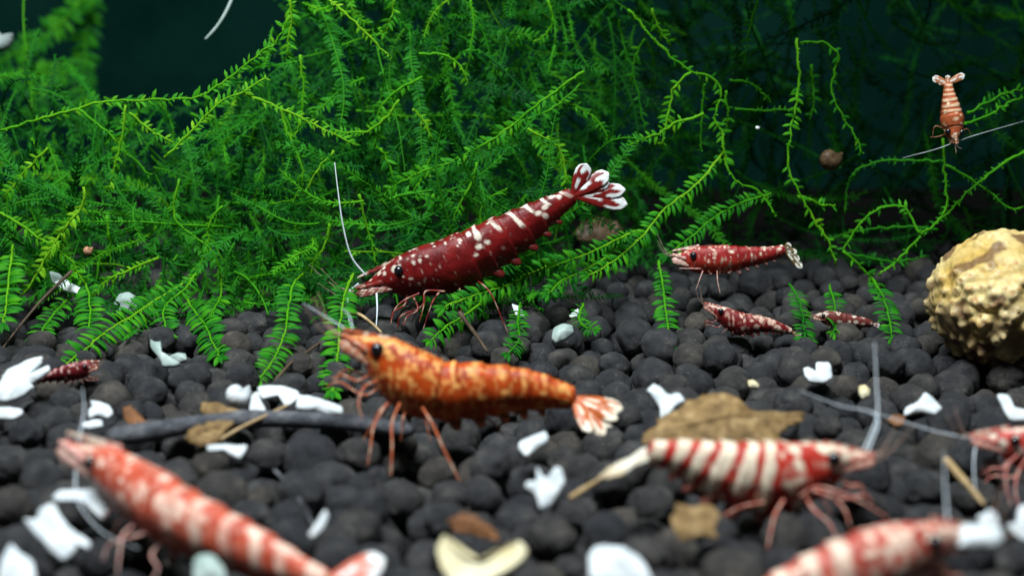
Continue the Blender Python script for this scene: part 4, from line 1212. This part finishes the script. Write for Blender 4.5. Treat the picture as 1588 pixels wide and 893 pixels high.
shard('white shell piece below the legs of the shrimp leaving the picture', [(1562, 812), (1576, 812), (1580, 784), (1606, 780), (1606, 842), (1584, 836), (1570, 824)], t=8.4, seed=25)
shard('pale green oval shell bit between pellets below the moss', [(855, 524), (858, 508), (872, 501), (888, 504), (890, 516), (876, 526), (862, 532)], mat='shell_grey', seed=26, bulge=0.4)
shard('small folded white shell flake at the edge of the shaded pellets', [(793, 470), (804, 474), (815, 486), (812, 492), (800, 490)], seed=27)
shard('small white flake beneath a green sprout', [(882, 490), (890, 482), (897, 478), (898, 488), (890, 494)], seed=28)
shard('yellow and white cupped shell with two raised horns', [(676, 850), (688, 828), (698, 838), (716, 858), (738, 866), (760, 860), (784, 842), (806, 838), (819, 852), (812, 868), (784, 886), (744, 905), (700, 905), (684, 880)], mat='shell_yellow', seed=29, bulge=-0.10)
shard('white rim piece of shell lying on the cupped yellow shell', [(744, 878), (776, 862), (794, 842), (808, 840), (818, 852), (812, 868), (790, 882), (760, 896), (742, 892)], t=8.05, seed=30, bulge=0.1)
shard('greenish shell scrap caught under the moss beside the leaning white scrap', [(76, 420), (92, 424), (104, 436), (108, 448), (92, 446), (80, 436)], t=14.9, mat='shell_grey', seed=31)
shard('bluish white scrap caught among fronds above the dark pellets', [(84, 438), (100, 430), (112, 440), (126, 446), (124, 456), (106, 452), (90, 446)], t=14.7, seed=32)
shard('pale green hazy shell lying behind the leafy frond', [(176, 472), (184, 456), (200, 452), (214, 462), (212, 478), (196, 486), (180, 484)], t=15.0, mat='shell_grey', seed=33, bulge=0.35)
shard('small grey lump of shell below the jagged splinter', [(262, 552), (276, 546), (288, 548), (290, 558), (276, 562)], mat='shell_grey', seed=34, bulge=0.3)
shard('translucent grey oval flake under the tail of the salmon shrimp', [(300, 868), (312, 858), (332, 860), (348, 880), (352, 905), (300, 905)], mat='shell_grey', seed=35, bulge=0.2)

# leaves
sheet('dry_leaf', 'large dry brown leaf with a midrib propped behind the banded shrimp', 'leaf',
      [(998, 668), (1022, 656), (1050, 636), (1072, 615), (1105, 605), (1138, 618), (1165, 636), (1185, 640), (1215, 634), (1246, 640), (1240, 652), (1220, 660), (1205, 672), (1212, 690), (1170, 700), (1100, 702), (1030, 692), (1000, 684)],
      10.3, 'leaf', (0.05, -0.55, 0.85), thick=0.012, bulge=0.07, rough=0.012, veins=True, ragged=0.16, seed=50, rings=16)
sheet('dry_leaf', 'small tan leaf scrap lying under the legs of the banded shrimp', 'leaf', [(1038, 802), (1048, 780), (1078, 787), (1098, 779), (1120, 798), (1106, 816), (1114, 834), (1080, 829), (1054, 840), (1046, 822)], GS(1080, 836), 'leaf', (0, -0.6, 0.8), thick=0.012, bulge=0.02, rough=0.03, ragged=0.16, seed=51)
sheet('dry_leaf', 'russet brown leaf scrap above the cupped yellow shell', 'leaf', [(698, 806), (712, 794), (734, 798), (756, 812), (778, 832), (770, 838), (744, 832), (720, 826), (700, 820)], GS(740, 838), 'leaf_red', (0, -0.7, 0.7), thick=0.015, veins=True, ragged=0.16, seed=52)
sheet('dry_leaf', 'crumbled tan leaf bit beside the straw and the grey stick', 'leaf', [(285, 680), (296, 664), (318, 656), (344, 652), (366, 652), (350, 668), (334, 686), (310, 692)], GS(320, 690), 'leaf', (0, -0.6, 0.8), thick=0.015, veins=True, ragged=0.16, seed=53)
sheet('dry_leaf', 'brown curled leaf bit between the waisted chip and the round snail shell', 'leaf', [(190, 630), (202, 628), (214, 640), (232, 658), (226, 664), (206, 662), (192, 650)], GS(210, 664), 'leaf_red', (0, -0.7, 0.7), thick=0.015, ragged=0.16, seed=54)
sheet('dry_leaf', 'flat brown leaf scrap under the round snail shell', 'leaf', [(312, 630), (330, 622), (352, 636), (390, 640), (412, 644), (380, 650), (330, 646), (314, 640)], GS(350, 650), 'leaf', (0, -0.4, 0.9), thick=0.015, ragged=0.16, seed=55)
sheet('dry_leaf', 'rust-red leaf scrap beside the peaked white shell shard', 'leaf', [(1374, 650), (1386, 642), (1402, 644), (1405, 656), (1390, 660)], GS(1390, 660), 'leaf_red', (0, -0.6, 0.8), thick=0.012, ragged=0.16, seed=56)
sheet('dry_leaf', 'dim brown leaf caught in the moss behind the raised tail', 'leaf', [(890, 362), (902, 344), (930, 336), (958, 344), (966, 360), (940, 374), (908, 376)], 17.6, 'snail', (0, -0.8, 0.6), thick=0.012, ragged=0.16, seed=57)

def stick(name, label, cat, pts, r_px, mat, sides=12, knots=0.06, taper=0.6, seed=0):
    rs = np.random.default_rng(seed)
    W = np.array([at(x, y, t) for x, y, t in pts])
    pth = smooth(W, 40)
    r = r_px * np.mean([p[2] for p in pts]) / F_PX
    nz = np.array([noise.noise(Vector(p) * 4 + Vector((seed, 1, 2))) for p in pth])
    R = r * np.linspace(1, taper, 40) * (1 + knots * 3 * nz)
    R[0] *= 0.7; R[-1] *= 0.5
    v, f = tube(pth, R, sides)
    return tag(link(name, mesh_np(name, v - pth[0], f, M[mat]), None, pth[0]), label, cat)

g = lambda x, y, z=0.17: (x, y, ground_t(x, y, z))
stick('grey_stick', 'smooth grey stick lying across the pellets under the white shells', 'stick', [g(168, 678), g(240, 668), g(310, 656), g(380, 650), g(450, 650), g(530, 654), g(590, 660), g(640, 668)], 15.5, 'stick', taper=0.85, knots=0.10, seed=3)
stick('straw', 'thin tan straw leaning over the grey stick', 'straw', [(328, 690, 10.7), (372, 664, 10.85), (415, 643, 10.95), (448, 627, 11.1)], 3.6, 'straw', seed=4)
stick('straw', 'broken tan straw beside the feelers of the shrimp leaving the picture', 'straw', [g(1466, 712, 0.2), g(1486, 735, 0.2), g(1504, 755, 0.2), g(1526, 782, 0.2)], 6.5, 'straw', seed=5, knots=0.18, taper=0.45)
stick('straw', 'long brown straw running out under the tail of the banded shrimp', 'straw', [g(884, 772, 0.16), g(915, 752, 0.18), g(955, 728, 0.2), g(1000, 706, 0.22)], 4.5, 'straw', seed=6, knots=0.18, taper=0.7)
stick('twig', 'thin dark twig leaning on pellets below the leafy slanting frond', 'twig', [(712, 484, 14.0), (724, 500, 13.9), (740, 522, 13.7), (756, 546, 13.55)], 4.0, 'twig', seed=7)
stick('twig', 'dark thread-like twig rising beside the neat row of fronds', 'twig', [(425, 592, 12.7), (452, 562, 13.0), (470, 550, 13.2), (498, 530, 13.5)], 3.2, 'twig', seed=8)
stick('twig', 'dark rib-like twig leaning beside the frosted left fronds', 'twig', [(112, 420, 14.6), (70, 460, 14.4), (35, 500, 14.2), (0, 545, 13.9)], 2.8, 'twig', seed=9)
stick('feeler_strand', 'pale blurred thread hanging at the rim of the open hollow', 'thread', [(362, -6, 17.0), (350, 20, 17.0), (336, 42, 17.0), (318, 62, 17.0)], 3.0, 'shell_grey', seed=10)
stick('feeler_strand', 'grey translucent thread crossing pellets toward the curved sliver', 'thread', [(425, 728, 10.2), (455, 760, 9.9), (478, 800, 9.5), (498, 835, 9.2), (512, 868, 8.95)], 3.2, 'stick', seed=11)
stick('straw', 'short tan straw on the pellets under the dark red shrimp', 'straw', [(536, 490, 13.9), (555, 487, 13.9), (575, 500, 13.8), (592, 516, 13.7)], 3.2, 'straw', seed=12)

# round snail shell: a coil of growing whorls, also standing in for a bubble and a reflection
def snail(label, cx, cy, t, r_px, mat, axis=(0.35, -0.9, 0.25), turns=2.6):
    c = at(cx, cy, t); r = r_px * t / F_PX
    ax = unit(np.array(axis, float)); e1 = unit(np.cross(ax, [0.2, 0.3, 0.9])); e2 = np.cross(ax, e1)
    n, k = 130, 18
    a = np.linspace(0, turns * 2 * np.pi, n); g_ = np.exp(0.155 * (a - a[-1]))
    th = np.linspace(0, 2 * np.pi, k, endpoint=False)
    R0 = r * 0.40 * g_; rr = r * 0.62 * g_ + 0.002
    rad = np.cos(a)[:, None] * e1 + np.sin(a)[:, None] * e2
    P = R0[:, None] * rad + ax * (r * 0.40 * (1 - g_))[:, None]
    V = P[:, None] + rr[:, None, None] * (np.cos(th)[None, :, None] * rad[:, None] + 1.12 * np.sin(th)[None, :, None] * ax[None, None])
    V *= (1 + 0.012 * np.sin(a * 14))[:, None, None]
    i = np.arange(n - 1)[:, None] * k; j = np.arange(k)[None]; j2 = (j + 1) % k
    F = np.stack([i + j, i + j2, i + k + j2, i + k + j], -1).reshape(-1, 4)
    # a sunk lip closes the mouth
    V = V.reshape(-1, 3)
    lip = V[-k:] * 0.985 + P[-1] * 0.015
    ctr_ = P[-1] - unit(P[-1] - P[-2]) * rr[-1] * 0.5
    V = np.vstack([V, ctr_[None]])
    q = np.arange(k)
    F3 = np.c_[(n - 1) * k + q, (n - 1) * k + (q + 1) % k, np.full(k, n * k)]
    return tag(link('snail_or_stand_in', mesh_np('snail_or_stand_in', V, [F, F3], M[mat]), None, c), label, 'snail shell')

snail('round pearly white snail shell beside the arched shell fragment', 363, 612, GS(363, 640, 0.14), 29, 'shell', axis=(0.75, -0.45, 0.5))
snail('dim brown snail shell caught in the shaded moss', 1283, 245, 15.9, 26, 'snail', axis=(0.5, -0.8, 0.2))
snail('small pinkish snail among the lit fronds', 134, 388, 15.2, 11, 'pink', axis=(0.9, -0.4, 0.2))
snail('tiny white bubble shaped as a coil in the shaded bank', 1174, 198, 15.2, 4.5, 'bubble')  # a small bubble, drawn with the coil shape
snail('pale blurred coil standing in for a white reflection at the far corner', -6, 62, 19.5, 26, 'shell_grey')  # pale object added in place of a blurred white reflection

# the knobby ball: one lump with many warts
def knobby_ball():
    t = 13.3
    c = at(1552, 478, t); r = 110 * t / F_PX
    c[2] = max(c[2], r * 0.93)
    rs = np.random.default_rng(5)
    bm = bmesh.new(); bmesh.ops.create_icosphere(bm, subdivisions=6, radius=1.0)
    D = np.array([v.co[:] for v in bm.verts]); F = np.array([[v.index for v in f.verts] for f in bm.faces]); bm.free()
    D = unit(D)
    W = unit(rs.normal(0, 1, (430, 3)))
    # fewer warts on the smooth crown
    W = W[(W[:, 2] < 0.45) | (rs.random(430) < 0.30)]
    amp = rs.uniform(0.06, 0.15, len(W)) * np.where(W[:, 2] > 0.5, 0.55, 1.0); wid = rs.uniform(0.045, 0.08, len(W))
    h = np.zeros(len(D)); crater = np.zeros(len(D))
    for w, a, s in zip(W, amp, wid):
        d2 = ((D - w) ** 2).sum(1)
        e = np.exp(-d2 / (s * s)); h = np.maximum(h, a * e)
        crater = np.maximum(crater, np.exp(-d2 / (0.42 * s) ** 2))
    n1 = np.array([noise.fractal(Vector(p) * 2.2, 1.0, 2.0, 5) for p in D]); n2 = np.array([noise.noise(Vector(p) * 11) for p in D])
    rr = 0.95 + h + 0.05 * n1 + 0.022 * n2 - 0.07 * crater * (n2 > -0.15)
    V = D * rr[:, None] * r * np.array([1.0, 1.0, 0.98])
    cream, ochre, brown, rust = (np.array(x) for x in ([0.84, 0.72, 0.38], [0.56, 0.38, 0.10], [0.13, 0.060, 0.036], [0.50, 0.19, 0.05]))
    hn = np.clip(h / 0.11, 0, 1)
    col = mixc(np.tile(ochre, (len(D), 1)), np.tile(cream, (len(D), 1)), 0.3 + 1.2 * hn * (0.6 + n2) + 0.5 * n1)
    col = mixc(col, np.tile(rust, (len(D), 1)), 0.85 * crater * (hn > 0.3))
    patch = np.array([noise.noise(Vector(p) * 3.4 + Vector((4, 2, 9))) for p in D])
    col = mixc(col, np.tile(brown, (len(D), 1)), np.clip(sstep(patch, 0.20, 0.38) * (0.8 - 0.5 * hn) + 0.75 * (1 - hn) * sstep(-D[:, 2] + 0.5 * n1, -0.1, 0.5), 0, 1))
    col = np.clip(col, 0.01, 0.9)
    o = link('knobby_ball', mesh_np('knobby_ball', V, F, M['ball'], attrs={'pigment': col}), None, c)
    return tag(o, 'rough ochre ball covered in warts half sunk into the pellets', 'ball')
M['ball'] = mat_pigment('knobby_crust', rough=0.38, sss=0.08, bscale=16, bs=0.6)
knobby_ball()
